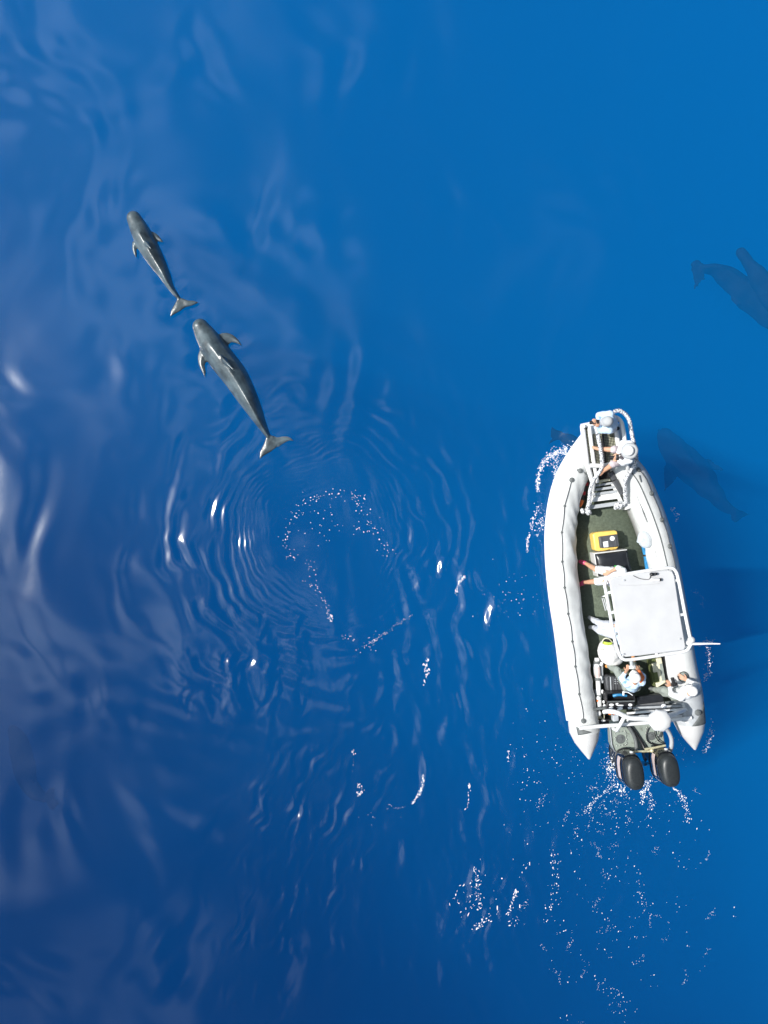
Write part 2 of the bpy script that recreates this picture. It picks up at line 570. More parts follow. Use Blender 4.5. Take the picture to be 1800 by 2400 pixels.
M['hair'] = mat("dark_hair", (0.03, 0.02, 0.015), 0.6, 0.3, 60)
M['eye'] = mat("dark_eye", (0.02, 0.02, 0.02), 0.2)
M['shirt_white'] = mat("white_cotton", (0.74, 0.75, 0.76), 0.85, 0.06, 8, 0.5, 14)
M['shirt_pale'] = mat("pale_blue_cotton", (0.52, 0.66, 0.80), 0.85, 0.1, 8, 0.5, 14)
M['shirt_blue'] = mat("blue_cotton", (0.50, 0.64, 0.80), 0.85, 0.2, 7, 0.6, 13, dirt=(0.16, 0.33, 0.58))
M['hat_white'] = mat("white_hat_cotton", (0.80, 0.79, 0.77), 0.85, 0.04, 12, 0.2, 40)
M['hat_grey'] = mat("grey_hat_cotton", (0.40, 0.41, 0.42), 0.85, 0.06, 12, 0.2, 40)
M['pants_grey'] = mat("grey_green_cotton", (0.27, 0.30, 0.27), 0.85, 0.12, 10, 0.5, 14)
M['pants_pale'] = mat("pale_grey_cotton", (0.56, 0.58, 0.64), 0.85, 0.1, 10, 0.6, 12)
M['pants_pink'] = mat("mauve_cotton", (0.52, 0.45, 0.47), 0.85, 0.15, 10, 0.5, 14)
M['pink'] = mat("pink_shoe_rubber", (0.55, 0.06, 0.16), 0.35, 0.2, 14)
M['orange'] = mat("orange_fabric", (0.85, 0.20, 0.05), 0.7, 0.15, 14, 0.2, 30)
M['orange_shoe'] = mat("orange_shoe", (0.70, 0.30, 0.08), 0.6, 0.15, 14)
M['green'] = mat("bright_green_cloth", (0.06, 0.55, 0.10), 0.7, 0.15, 14, 0.3, 30)
M['olive'] = mat("olive_cloth", (0.10, 0.12, 0.04), 0.8, 0.2, 20, 0.2, 40)
M['cream'] = mat("cream_cloth", (0.72, 0.68, 0.50), 0.8, 0.12, 20, 0.2, 40)
M['lime'] = mat("lime_lining", (0.50, 0.62, 0.08), 0.7, 0.2, 20)
M['blue'] = mat("blue_plastic", (0.03, 0.22, 0.45), 0.4, 0.2, 12)
M['red'] = mat("red_plastic", (0.50, 0.02, 0.03), 0.4, 0.1, 12)
M['transom'] = mat("grey_green_paint", (0.25, 0.285, 0.25), 0.55, 0.16, 9, 0.1, 60, dirt=(0.17, 0.19, 0.16))
M['dark_case'] = mat("dark_grey_case", (0.075, 0.078, 0.085), 0.5, 0.2, 15, 0.1, 40)
M['whale'] = mat("wet_whale_skin", (0.052, 0.068, 0.074), 0.33, 0.25, 3.2, 0.14, 22, spec=0.9, dirt=(0.026, 0.036, 0.040))
_r = [n for n in M['whale'].node_tree.nodes if n.type == 'VALTORGB'][0].color_ramp
_r.elements[0].position, _r.elements[1].position = 0.36, 0.60
_r.elements[0].color = (0.022, 0.032, 0.038, 1); _r.elements[1].color = (0.088, 0.122, 0.138, 1)
_n = [n for n in M['whale'].node_tree.nodes if n.type == 'TEX_NOISE'][0]
_n.inputs['Scale'].default_value = 2.6; _n.inputs['Detail'].default_value = 9; _n.inputs['Roughness'].default_value = 0.68
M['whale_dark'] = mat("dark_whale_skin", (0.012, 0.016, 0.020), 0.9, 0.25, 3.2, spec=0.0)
M['foam'] = mat("white_foam_and_glints", (0.80, 0.82, 0.84), 0.8, 0.05, 30)
mg = new_mat("clear_plastic")
mgb = mg.node_tree.nodes['Principled BSDF']
mgb.inputs['Base Color'].default_value = (0.80, 0.86, 0.92, 1); mgb.inputs['Alpha'].default_value = 0.45
mgb.inputs['Roughness'].default_value = 0.15
M['clear'] = mg

# ------------------------------------------------------------------ whales
def whale_mesh(spine, widths, zc, fluke, pecs, dorsal, name, parent=None, label=None, cat='whale', group=None, voxel=0.016, skin='whale'):
    """spine: pixel points head to tail stock; widths: full width in pixels at each; fluke / pecs: pixel outlines"""
    n = 40
    sp = spline(spine, n); w = np.maximum(spline([(x,) for x in widths], n)[:, 0], 2.0)
    mb = MB()
    k = (H - zc) / H / 100
    pts, rad = [], []
    for i in range(n):
        p = P(sp[i][0], sp[i][1], zc)
        t = i / (n - 1)
        p.z = zc + 0.02 * math.sin(t * 3.1)
        pts.append(p); rad.append(w[i] * k / 2)
    # body rings: taller than wide towards the tail stock
    seg = 20; vsl, fsl = [], []
    for i, p in enumerate(pts):
        d = (pts[min(i + 1, n - 1)] - pts[max(i - 1, 0)]); d.z = 0; d.normalize()
        s = Vector((d.y, -d.x, 0))
        t = i / (n - 1)
        tall = 1.0 + 0.75 * sstep(0.55, 0.95, np.array(t)).item()
        for q in range(seg):
            a = 2 * math.pi * q / seg
            c_, s_ = math.cos(a), math.sin(a)
            if s_ > 0:
                rd = 0.75 * sstep(0.12, 0.35, np.array(t)).item()
                s_ *= 1 + 0.42 * sstep(0.08, 0.3, np.array(t)).item()
                c_ = math.copysign(abs(c_) ** (1 + rd * 0.9), c_)
            vsl.append(p + s * (c_ * rad[i]) + Vector((0, 0, s_ * rad[i] * tall * (0.92 if s_ > 0 else 1.05))))
    for i in range(n - 1):
        for q in range(seg):
            a, b = i * seg + q, i * seg + (q + 1) % seg
            fsl.append((a, b, b + seg, a + seg))
    fsl.append(tuple(range(seg))); fsl.append(tuple(range((n - 1) * seg, n * seg)))
    mb.add(vsl, fsl)
    # rounded melon
    d0 = (pts[0] - pts[2]).normalized()
    mb.ell(pts[0] + d0 * rad[0] * 0.02, (rad[0] * 0.98, rad[0] * 0.98, rad[0] * 0.92), 18, 12)
    def fin(outline, z, th, drop=0.0):
        pp = [P(x, y, z) for x, y in outline]
        if len(pp) % 2:                               # leading edge to the tip, then back along the trailing edge
            h_ = len(pp) // 2; vv, ff = [], []
            lead = spline([tuple(q) for q in pp[:h_ + 1]], 10); trail = spline([tuple(q) for q in pp[:h_ - 1:-1]], 10)
            for i in range(10):
                a_, b_ = Vector(lead[i]), Vector(trail[i]); t_ = th * (1 - .45 * i / 9) * (1 if i < 9 else .4)
                if i == 9: b_ = a_ + (Vector(trail[8]) - Vector(lead[8])) * .15
                m_ = a_.lerp(b_, .4)
                e1 = a_ - (b_ - a_) * .08; e2 = b_ + (b_ - a_) * .08
                vv += [e1, m_ + Vector((0, 0, t_)), e2, m_ - Vector((0, 0, t_))]
            for i in range(9):
                for q in range(4):
                    ff.append((i * 4 + q, i * 4 + (q + 1) % 4, i * 4 + 4 + (q + 1) % 4, i * 4 + 4 + q))
            ff += [(3, 2, 1, 0), (36, 37, 38, 39)]
            mb.add(vv, ff); return
        c = sum(pp, Vector()) / len(pp)
        base = (pp[0] + pp[-1]) / 2
        ds = [(q - base).length for q in pp]; mxd = max(ds)
        m_ = len(pp); vv, ff = [], []
        up = [q + Vector((0, 0, th * (1 - 0.75 * dd / mxd) - drop * dd / mxd)) for q, dd in zip(pp, ds)]
        dn = [q - Vector((0, 0, th * (1 - 0.75 * dd / mxd) + drop * dd / mxd)) for q, dd in zip(pp, ds)]
        cu = c + Vector((0, 0, th * 1.1 - drop * 0.5)); cd = c - Vector((0, 0, th * 1.1 + drop * 0.5))
        vv = up + dn + [cu, cd]
        for i in range(m_):
            j = (i + 1) % m_
            ff += [(i, j, 2 * m_), (j + m_, i + m_, 2 * m_ + 1), (i, i + m_, j + m_, j)]
        mb.add(vv, ff)
    for o_ in fluke:
        fin(o_, zc + 0.04, 0.042)
    for o_ in pecs:
        bx_ = ((o_[0][0] + o_[-1][0]) / 2, (o_[0][1] + o_[-1][1]) / 2)
        o_ = [(bx_[0] + (q[0] - bx_[0]) * 1.2, bx_[1] + (q[1] - bx_[1]) * 1.2) for q in o_]
        fin(o_, zc + 0.035, 0.048, 0.0)
    if dorsal:
        # curved fin: base along the back, tip leaning to tail and to one side
        a, b, tip, hgt = dorsal
        za = zc + hgt[0]
        A, B = P(*a, za), P(*b, za); T = P(*tip, za + hgt[1])
        dirv = (B - A).normalized(); sd = Vector((dirv.y, -dirv.x, 0))
        rows = []
        for i in range(9):
            u = i / 8
            f = A.lerp(T, u) + dirv * (math.sin(u * math.pi) * 0.03) + Vector((0, 0, math.sin(u * math.pi) * 0.05))
            bk = B.lerp(T, u) - dirv * (math.sin(u * math.pi) * 0.10)
            th = 0.045 * (1 - u) + 0.014
            mid = f.lerp(bk, 0.4)
            rows.append([f, mid + sd * th, bk, mid - sd * th])
        vv = [q for r_ in rows for q in r_]
        ff = []
        for i in range(8):
            for q in range(4):
                a_, b_ = i * 4 + q, i * 4 + (q + 1) % 4
                ff.append((a_, b_, b_ + 4, a_ + 4))
        ff += [(3, 2, 1, 0), (32, 33, 34, 35)]
        low = [Vector((q.x, q.y, zc)) for q in rows[0]]
        mb.add(vv, ff)
        mb.prism([r_ for r_ in rows[0]], za - zc)
    o = remesh(name, mb, M[skin], parent, voxel, 5, (lambda p: 0.09 * mnoise.noise(p * 2.2)) if skin == 'whale_dark' else None)
    return o

WG = "pilot whales swimming around the boat"
def clear_whale(name, label, *a, **k):
    o = whale_mesh(*a, name=name, **k)
    return tag(o, label, "whale", WG)

# whale nearest the frame centre (larger, brighter)
big_spine = [(470, 766), (484, 789), (501, 815), (524, 847), (551, 882), (574, 921), (594, 957), (613, 994), (631, 1026)]
big_w = [38, 51, 59, 62, 60, 51, 39, 23, 10]
small_spine = [(314, 512), (326, 536), (338, 560), (353, 587), (370, 617), (385, 643), (400, 673), (422, 703)]
small_w = [34, 42, 46, 46, 38, 28, 16, 8]
for s_, w_ in ((big_spine, big_w), (small_spine, small_w)):
    for (x, y), w in zip(s_, w_):
        p = P(x, y); WHALE_SPOTS.append((p.x, p.y, max(0.30, w / 100 * 0.85)))
for x, y in ((628, 1056), (665, 1030), (478, 850), (541, 794), (412, 724), (445, 712), (368, 556), (316, 585)):
    p = P(x, y); WHALE_SPOTS.append((p.x, p.y, 0.34))

clear_whale("pilot_whale", "larger pale grey pilot whale at the surface with its fluke beside the ripple ring",
    big_spine, big_w, 0.035,
    [[(626, 1020), (618, 1042), (609, 1060), (608, 1077), (618, 1068), (634, 1059), (648, 1048), (640, 1022)],
     [(628, 1030), (648, 1048), (664, 1040), (678, 1033), (689, 1034), (681, 1025), (668, 1021), (650, 1024), (636, 1020)]],
    [[(472, 818), (467, 832), (468, 848), (474, 862), (481, 875), (483, 862), (481, 849), (489, 838), (494, 830)],
     [(510, 788), (522, 783), (537, 785), (550, 795), (559, 809), (546, 804), (536, 803), (529, 811), (518, 810)]],
    ((512, 828), (542, 866), (552, 872), (0.40, 0.20)))
clear_whale("pilot_whale", "smaller dark grey pilot whale at the surface ahead of the larger one",
    small_spine, small_w, 0.02,
    [[(418, 698), (408, 716), (400, 730), (398, 743), (408, 737), (422, 729), (434, 720), (430, 700)],
     [(420, 706), (434, 720), (448, 717), (460, 712), (466, 708), (455, 705), (440, 704), (428, 700)]],
    [[(312, 566), (311, 578), (314, 590), (320, 600), (321, 590), (321, 580), (328, 574)],
     [(346, 543), (358, 545), (369, 553), (378, 566), (366, 564), (358, 562), (350, 560)]],
    ((336, 560), (352, 586), (358, 588), (0.29, 0.14)))

def deep_whale(label, spine, widths, depth, fluke, pecs, name="pilot_whale"):
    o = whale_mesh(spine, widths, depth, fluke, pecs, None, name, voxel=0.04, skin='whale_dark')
    return tag(o, label, "whale", WG)
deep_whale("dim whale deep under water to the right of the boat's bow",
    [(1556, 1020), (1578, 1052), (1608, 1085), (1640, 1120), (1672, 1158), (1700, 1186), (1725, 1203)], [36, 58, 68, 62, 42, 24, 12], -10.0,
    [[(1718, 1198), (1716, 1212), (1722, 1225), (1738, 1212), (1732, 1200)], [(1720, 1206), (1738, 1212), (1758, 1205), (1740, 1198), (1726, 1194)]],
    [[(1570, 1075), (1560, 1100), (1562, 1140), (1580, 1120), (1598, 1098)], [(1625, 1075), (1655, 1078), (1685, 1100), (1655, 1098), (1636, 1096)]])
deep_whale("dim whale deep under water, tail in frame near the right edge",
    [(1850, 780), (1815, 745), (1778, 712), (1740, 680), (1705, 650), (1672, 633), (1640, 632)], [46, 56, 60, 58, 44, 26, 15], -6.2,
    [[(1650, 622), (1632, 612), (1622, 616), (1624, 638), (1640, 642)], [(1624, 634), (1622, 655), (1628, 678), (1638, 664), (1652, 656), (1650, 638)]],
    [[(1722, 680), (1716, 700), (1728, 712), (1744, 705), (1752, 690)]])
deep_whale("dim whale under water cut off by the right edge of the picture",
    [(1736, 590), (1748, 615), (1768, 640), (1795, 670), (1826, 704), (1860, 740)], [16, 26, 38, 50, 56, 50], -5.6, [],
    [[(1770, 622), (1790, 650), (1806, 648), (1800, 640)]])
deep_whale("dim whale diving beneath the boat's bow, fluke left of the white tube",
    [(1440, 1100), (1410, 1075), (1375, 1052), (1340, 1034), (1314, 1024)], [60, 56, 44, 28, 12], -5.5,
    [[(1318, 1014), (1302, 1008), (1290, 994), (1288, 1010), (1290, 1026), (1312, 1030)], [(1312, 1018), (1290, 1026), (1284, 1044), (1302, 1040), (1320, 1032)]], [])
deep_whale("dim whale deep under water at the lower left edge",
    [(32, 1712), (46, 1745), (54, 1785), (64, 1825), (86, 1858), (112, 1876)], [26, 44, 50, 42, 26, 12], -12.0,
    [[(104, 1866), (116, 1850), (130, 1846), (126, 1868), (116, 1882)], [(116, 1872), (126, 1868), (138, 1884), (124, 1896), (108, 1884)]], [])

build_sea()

# ------------------------------------------------------------------ boat
boat = thing("inflatable_boat", P(1465, 1400, 0.0), "white rigid inflatable boat with roof, bow pulpit and twin outboards", "boat")
TUBE_Z = 0.46
def tube_path(pts, zbow, n=160):
    a = spline([(x, y) for x, y in pts], n)
    out = []
    for i, (x, y) in enumerate(a):
        t = i / (n - 1)
        out.append(P(x, y, TUBE_Z + zbow * max(0, 1 - t / 0.35) ** 2))
    return out
LEFT = tube_path([(1424, 998), (1392, 1036), (1353, 1097), (1329, 1156), (1317, 1227), (1316, 1300), (1324, 1390), (1338, 1484), (1352, 1594), (1364, 1668), (1370, 1713)], 0.16)
RIGHT = tube_path([(1428, 1002), (1448, 1060), (1466, 1099), (1487, 1130), (1507, 1175), (1523, 1216), (1539, 1266), (1553, 1325), (1563, 1376), (1580, 1471), (1595, 1563), (1610, 1633), (1616, 1692)], 0.16)
TR = 0.335
def tube_rad(n=160):
    return [TR * (0.78 + 0.22 * min(1, i / (n * 0.22))) for i in range(n)]
def on_tube(path, t, ang, off=0.0):
    """point on the tube's skin; ang from straight up, positive to the right of the picture"""
    f = t * (len(path) - 1); i = min(int(f), len(path) - 2); u = f - i
    p = path[i].lerp(path[i + 1], u)
    d = (path[i + 1] - path[i]).normalized()
    s = Vector((-d.y, d.x, 0)).normalized()
    if s.x < 0: s = -s
    r = tube_rad()[i] + off
    return p + s * (math.sin(ang) * r) + Vector((0, 0, math.cos(ang) * r))

def wrinkled_tube(path, side):
    mb = MB()
    mb.tube(path, tube_rad(), 40)
    o = obj("buoyancy_tube", mb, M['tube'], boat)
    # soft folds of the fabric on the inboard side
    me = o.data
    for v in me.vertices:
        p = v.co
        n = mnoise.noise(Vector((p.x * 3.0, p.y * 1.1, p.z * 3.0))) * 0.010
        inb = max(0.0, v.normal.x if side == 0 else -v.normal.x) * max(0.0, v.normal.z + .3)
        q = mnoise.noise(Vector((p.x * 1.2, p.y * 0.8, 3.1))) * 2.2
        n += inb * 0.022 * (1 - abs(math.sin((p.y + 1.7 * p.x + 0.5 * q) * 5.2)) * 2 + mnoise.noise(p * 5) * .8)
        v.co = p + v.normal * n
    return o
tubeL = wrinkled_tube(LEFT, 0)
tubeR = wrinkled_tube(RIGHT, 1)

def cone_end(path, tip, parent):
    p = path[-1]; d = (path[-1] - path[-3]).normalized()
    T = P(*tip, TUBE_Z + 0.02)
    pts = [p - d * 0.01, p + d * 0.0, p.lerp(T, 0.35), p.lerp(T, 0.7), p.lerp(T, 0.93), T]
    mb = MB().tube(pts, [TR * 1.012, TR * 1.012, TR * 0.80, TR * 0.42, TR * 0.15, 0.02], 32)
    return obj("cone_end", mb, M['cone'], parent)
cone_end(LEFT, (1381, 1779), tubeL)
cone_end(RIGHT, (1629, 1757), tubeR)

# fabric cuffs on the tube ends, grey patches
for path, par, t0, t1, mt in ((LEFT, tubeL, 0.945, 0.99, 'tube'), (RIGHT, tubeR, 0.90, 0.99, 'lgrey')):
    i0, i1 = int(t0 * 159), 159
    mb = MB().tube(path[i0:i1 + 1], [TR + 0.008] * (i1 - i0 + 1), 36, cap=True)
    obj("end_cuff", mb, M[mt], par)
def skin_patch(path, tri, parent, name, m):
    mb = MB()
    vv = []
    nU = 6
    a, b, c = tri
    fs = []
    rows = []
    for i in range(nU + 1):
        row = []
        for j in range(nU + 1 - i):
            u, v = i / nU, j / nU
            t = a[0] + (b[0] - a[0]) * u + (c[0] - a[0]) * v
            g = a[1] + (b[1] - a[1]) * u + (c[1] - a[1]) * v
            row.append(len(vv)); vv.append(on_tube(path, t, g, 0.016))
        rows.append(row)
    for i in range(nU):
        for j in range(len(rows[i + 1])):
            fs.append((rows[i][j], rows[i][j + 1], rows[i + 1][j]))
            if j + 1 < len(rows[i + 1]):
                fs.append((rows[i][j + 1], rows[i + 1][j + 1], rows[i + 1][j]))
    mb.add(vv, fs)
    o = obj(name, mb, m, parent)
    s = o.modifiers.new("t", 'SOLIDIFY'); s.thickness = 0.01; s.offset = -1
    return o
skin_patch(LEFT, ((0.95, -0.75), (0.998, -0.70), (0.985, 0.25)), tubeL, "reinforcing_patch", M['grey'])
skin_patch(RIGHT, ((0.93, 0.95), (0.999, 0.95), (0.999, -0.25)), tubeR, "reinforcing_patch", M['grey'])

# lifelines and their fittings
def fitting_mesh(r=0.045):
    mb = MB().lathe((0, 0, 0), [(r, -0.012), (r, 0.006), (r * 0.75, 0.018), (r * 0.4, 0.020), (r * 0.35, 0.034), (0.004, 0.036)], 14)
    return mb
proto_fit = None
def lifeline(path, parent, ts, ang, big=()):
    global proto_fit
    pts = []
    for i, t in enumerate(ts):
        p = on_tube(path, t, ang, 0.012)
        n = (p - on_tube(path, t, ang, -0.1)).normalized()
        if proto_fit is None:
            proto_fit = obj("lifeline_fitting", fitting_mesh(), M['grey'], None)
            proto_fit.rotation_euler = n.to_track_quat('Z', 'Y').to_euler()
            proto_fit.location = p
            WORLD.pop(proto_fit.name, None)
            attach(proto_fit, parent); f = proto_fit
        else:
            f = copy_at(proto_fit, p, parent)
            f.rotation_euler = n.to_track_quat('Z', 'Y').to_euler()
        k = 1.25 if i in big else 0.62
        f.scale = (k, k, k)
        pts.append((t, p))
    line = []
    for (t0, _a), (t1, _b) in zip(pts, pts[1:]):
        for u in (0, 0.25, 0.5, 0.75):
            line.append(on_tube(path, t0 + (t1 - t0) * u, ang + 0.06 * math.sin(u * math.pi), 0.018))
    line.append(pts[-1][1])
    obj("lifeline", MB().tube(line, 0.0075, 6), M['rope'], parent)
def t_of(path, px, py):
    best, bt = 1e9, 0
    for i in range(400):
        t = i / 399
        p = on_tube(path, t, 0.0)
        k = H / (H - p.z) * 100
        X, Y = 900 + p.x * k, 1200 - p.y * k
        dd = (X - px) ** 2 + (Y - py) ** 2
        if dd < best: best, bt = dd, t
    return bt
lifeline(LEFT, tubeL, [t_of(LEFT, *q) for q in ((1342, 1125), (1323, 1186), (1315, 1248), (1313, 1316), (1317, 1378), (1324, 1441), (1332, 1505), (1343, 1563), (1353, 1628), (1366, 1690))], -0.22, (0, 9))
lifeline(RIGHT, tubeR, [t_of(RIGHT, *q) for q in ((1491, 1106), (1520, 1160), (1545, 1220), (1563, 1282), (1575, 1345))], 0.42, (0, 1, 2, 3))
copy_at(proto_fit, on_tube(LEFT, t_of(LEFT, 1356, 1101), 0.05, 0.012), tubeL)
v = copy_at(proto_fit, on_tube(RIGHT, 0.955, 0.18, 0.02), tubeR); v.name = "inflation_valve"; v.scale = (1.5, 1.5, 1.5)
# rub strakes outboard, seam on top of the right tube
for path, par, sgn in ((LEFT, tubeL, -1), (RIGHT, tubeR, 1)):
    pts = [on_tube(path, t, sgn * 1.62, 0.012) for t in np.linspace(0.06, 0.93, 50)]
    obj("rub_strake", MB().tube(pts, 0.035, 8), M['lgrey'] if sgn > 0 else M['tube'], par)
seam = [on_tube(RIGHT, t, -0.12 + 0.10 * t, 0.006) for t in np.linspace(0.14, 0.62, 40)]
obj("seam", MB().tube(seam, 0.013, 6), M['grey'], tubeR)
seam2 = [on_tube(RIGHT, t, -0.55, 0.004) for t in np.linspace(0.30, 0.42, 10)]
obj("seam", MB().tube(seam2, 0.009, 6), M['grey'], tubeR)

# hull, deck and inner liner
DZ = 0.20
def centre_strip(n=40):
    rows = []
    for i in range(n):
        t = i / (n - 1)
        yl = 1010 + (1700 - 1010) * t
        def at(path):
            best = None
            for a, b in zip(path, path[1:]):
                ka, kb = H / (H - a.z) * 100, H / (H - b.z) * 100
                ya, yb = 1200 - a.y * ka, 1200 - b.y * kb
                if ya <= yl <= yb or yb <= yl <= ya:
                    u = (yl - ya) / (yb - ya + 1e-9)
                    best = a.lerp(b, u); break
            return best if best is not None else path[-1]
        rows.append((at(LEFT), at(RIGHT)))
    return rows
ROWS = centre_strip()
mb = MB(); vv, ff = [], []
for l, r in ROWS:
    for u in (0, 0.5, 1):
        p = l.lerp(r, u); p.z = DZ; vv.append(p)
for i in range(len(ROWS) - 1):
    for q in (0, 1):
        a = i * 3 + q; ff.append((a, a + 1, a + 4, a + 3))
mb.add(vv, ff)
o = obj("deck", mb, M['deck'], boat)
s_ = o.modifiers.new("t", 'SOLIDIFY'); s_.thickness = 0.04; s_.offset = -1
mb = MB(); vv, ff = [], []
for i, (l, r) in enumerate(ROWS):
    t = i / (len(ROWS) - 1)
    keel = -0.55 * min(1, t * 3 + 0.1)
    for u, z in ((0.02, 0.15), (0.12, -0.08), (0.5, keel), (0.88, -0.08), (0.98, 0.15)):
        p = l.lerp(r, u); p.z = z; vv.append(p)
for i in range(len(ROWS) - 1):
    for q in range(4):
        a = i * 5 + q; ff.append((a, a + 1, a + 6, a + 5))
n_ = len(ROWS) * 5
ff.append(tuple(range(5))); ff.append(tuple(range(n_ - 5, n_)))
mb.add(vv, ff)
obj("hull", mb, M['gel'], boat)

# white liner from deck edge up to the right tube
edge = spline([(1463, 1160), (1470, 1194), (1484, 1229), (1496, 1262), (1506, 1284), (1518, 1333), (1532, 1400), (1546, 1470), (1562, 1560), (1572, 1620), (1580, 1680)], 40)
vv, ff = [], []
for i, (x, y) in enumerate(edge):
    a = P(x, y, DZ + 0.005)
    t = t_of(RIGHT, x + 40, y - 4) if i % 1 == 0 else 0
    b = on_tube(RIGHT, t, -0.60, -0.01)
    m_ = a.lerp(b, 0.45); m_.z += 0.03
    vv += [a, m_, b]
for i in range(len(edge) - 1):
    for q in (0, 1):
        k = i * 3 + q; ff.append((k, k + 1, k + 4, k + 3))
o = obj("side_liner", MB().add(vv, ff), M['gel'], boat)
s_ = o.modifiers.new("t", 'SOLIDIFY'); s_.thickness = 0.02; s_.offset = -1
# left inner wall, grey with a thin rail
lw = []
for i, (l, r) in enumerate(ROWS[6:-2]):
    d = (r - l).normalized()
    lw.append(l + d * (TR + 0.0))
pts = [Vector((p.x, p.y, 0.33)) for p in lw]
obj("inner_rail", MB().tube(pts, 0.012, 8), M['alu'], boat)

# bow locker and bow step of slats
mb = MB().pxprism([(1434, 1094), (1476, 1104), (1490, 1150), (1484, 1190), (1466, 1196), (1464, 1150), (1448, 1122)], 0.52, 0.32)
obj("bow_locker", mb, M['gel'], boat, bevel=0.02)
step = obj("bow_step", MB().pxprism([(1389, 1137), (1397, 1136), (1384, 1193), (1372, 1195)], 0.50, 0.05)
           .pxprism([(1431, 1130), (1438, 1129), (1462, 1179), (1453, 1181)], 0.50, 0.05)
           .pxprism([(1380, 1164), (1448, 1154), (1450, 1158), (1380, 1168)], 0.462, 0.03), M['pipe'], boat, bevel=0.006)
SL = [((1392, 1138), (1435, 1131), 5), ((1389, 1148), (1440, 1140.5), 6), ((1388, 1158), (1446, 1150.5), 6), ((1386, 1171), (1453, 1162), 10), ((1384, 1188), (1460, 1177), 9)]
first = True
for (a, b, hgt) in SL:
    mb = MB().pxprism([(a[0], a[1] - hgt / 2 + 1), (b[0], b[1] - hgt / 2 + 1), (b[0] + 1.5, b[1] + hgt / 2 + 1), (a[0] - 1, a[1] + hgt / 2 + 1)], 0.503, 0.035)
    obj("slat", mb, M['lgrey'] if hgt != 10 else M['pipe'], step, bevel=0.004)
for x, y in ((1376, 1190), (1394, 1140), (1434, 1134), (1456, 1178)):
    obj("step_leg", MB().tube([P(x, y, 0.47), P(x, y, DZ)], 0.018, 8), M['alu'], step)
mb = MB().tube([P(1360, 1196, .52), P(1374, 1194, .52)], 0.02, 8).tube([P(1460, 1179, .52), P(1474, 1178, .52)], 0.02, 8)
obj("step_axle", mb, M['pipe'], step)
# dark padding and clutter at the foot of the pulpit
mb = MB().tube([P(1430, 1106, .62), P(1440, 1124, .58)], [0.07, 0.07], 8, flat=0.5).tube([P(1441, 1126, .60), P(1459, 1158, .56)], [0.075, 0.06], 8, flat=0.5)
obj("padded_strap", mb, M['dark_case'], boat, bevel=0.01)
mb = MB().pxprism([(1404, 1106), (1430, 1103), (1434, 1122), (1410, 1128)], 0.42, 0.2)
obj("anchor_locker", mb, M['black'], boat, bevel=0.02)
mb = MB().tube([P(1404, 1128, .5), P(1429, 1124, .5)], 0.03, 10)
obj("anchor_roller", mb, M['cream'], boat)

# bow platform with punched plates
PZ = 0.92
plat = obj("bow_platform", MB().tube([P(1365, 1000, PZ), P(1376, 1088, PZ), P(1390, 1134, PZ - .3), P(1388, 1150, PZ - .4)], 0.055, 12)
           .tube([P(1381, 1000, PZ), P(1391, 1080, PZ), P(1400, 1130, PZ - .3)], 0.045, 12)
           .tube([P(1441, 986, PZ), P(1445, 1015, PZ), P(1450, 1050, PZ), P(1452, 1080, PZ)], 0.055, 12)
           .tube([P(1362, 999, PZ + .01), P(1386, 994, PZ + .01), P(1412, 984, PZ + .01), P(1441, 984, PZ + .01)], 0.055, 12)
           .tube([P(1382, 1091, PZ), P(1412, 1092, PZ), P(1440, 1086, PZ)], 0.05, 12), M['pipe'], boat)
def punched(pts, nu, nv):
    """plate whose holes show pale mat below: a dark lattice of bars"""
    a, b, c, d = [P(x, y, PZ - 0.005) for x, y in pts]
    mb = MB()
    def at(u, v): return a.lerp(b, u).lerp(d.lerp(c, u), v)
    for i in range(nu + 1):
        mb.tube([at(i / nu, 0), at(i / nu, 1)], 0.0062, 4)
    for j in range(nv + 1):
        mb.tube([at(0, j / nv), at(1, j / nv)], 0.0062, 4)
    return mb
def mat_under(pts):
    return MB().pxprism(pts, PZ - 0.022, 0.02)
M['mat_yellow'] = mat("pale_mat", (0.88, 0.88, 0.60), 0.7, 0.2, 30)
for pts, nu, nv in (([(1369, 998), (1375, 997), (1388, 1087), (1383, 1088)], 2, 26),
                    ([(1386, 1020), (1396, 1016), (1407, 1085), (1396, 1087)], 4, 20),
                    ([(1399, 1005), (1440, 1000), (1447, 1046), (1437, 1084), (1408, 1086)], 12, 22)):
    q = pts if len(pts) == 4 else [pts[0], pts[1], (1450, 1083), pts[4]]
    pl = obj("grip_plate", punched(q, nu, nv), M['olive'] if False else M['black'], plat, smooth=False)
    obj("plate_backing", mat_under(q), M['mat_yellow'], plat, smooth=False)
obj("plate_slot", MB().pxprism([(1410, 1018), (1415, 1017), (1421, 1084), (1415, 1085)], PZ + 0.006, 0.006), M['black'], plat)
# pulpit rails
RZ = 1.20
def arc(pts, z, n=28):
    return [P(a[0], a[1], a[2] if len(a) > 2 else z) for a in spline([p if len(p) == 3 else (*p, z) for p in pts], n)]
obj("bow_rail", MB().tube(arc([(1436, 978), (1446, 979), (1456, 989), (1461, 1008), (1464, 1030), (1466, 1060), (1470, 1090, 1.0), (1472, 1104, .8)], 1.12), 0.045, 12), M['pipe'], boat)
obj("rail_post", MB().tube([P(1364, 1000, .62), P(1366, 999, 1.05)], 0.05, 10).tube([P(1441, 984, .6), P(1442, 982, 1.12)], 0.045, 10), M['pipe'], boat)

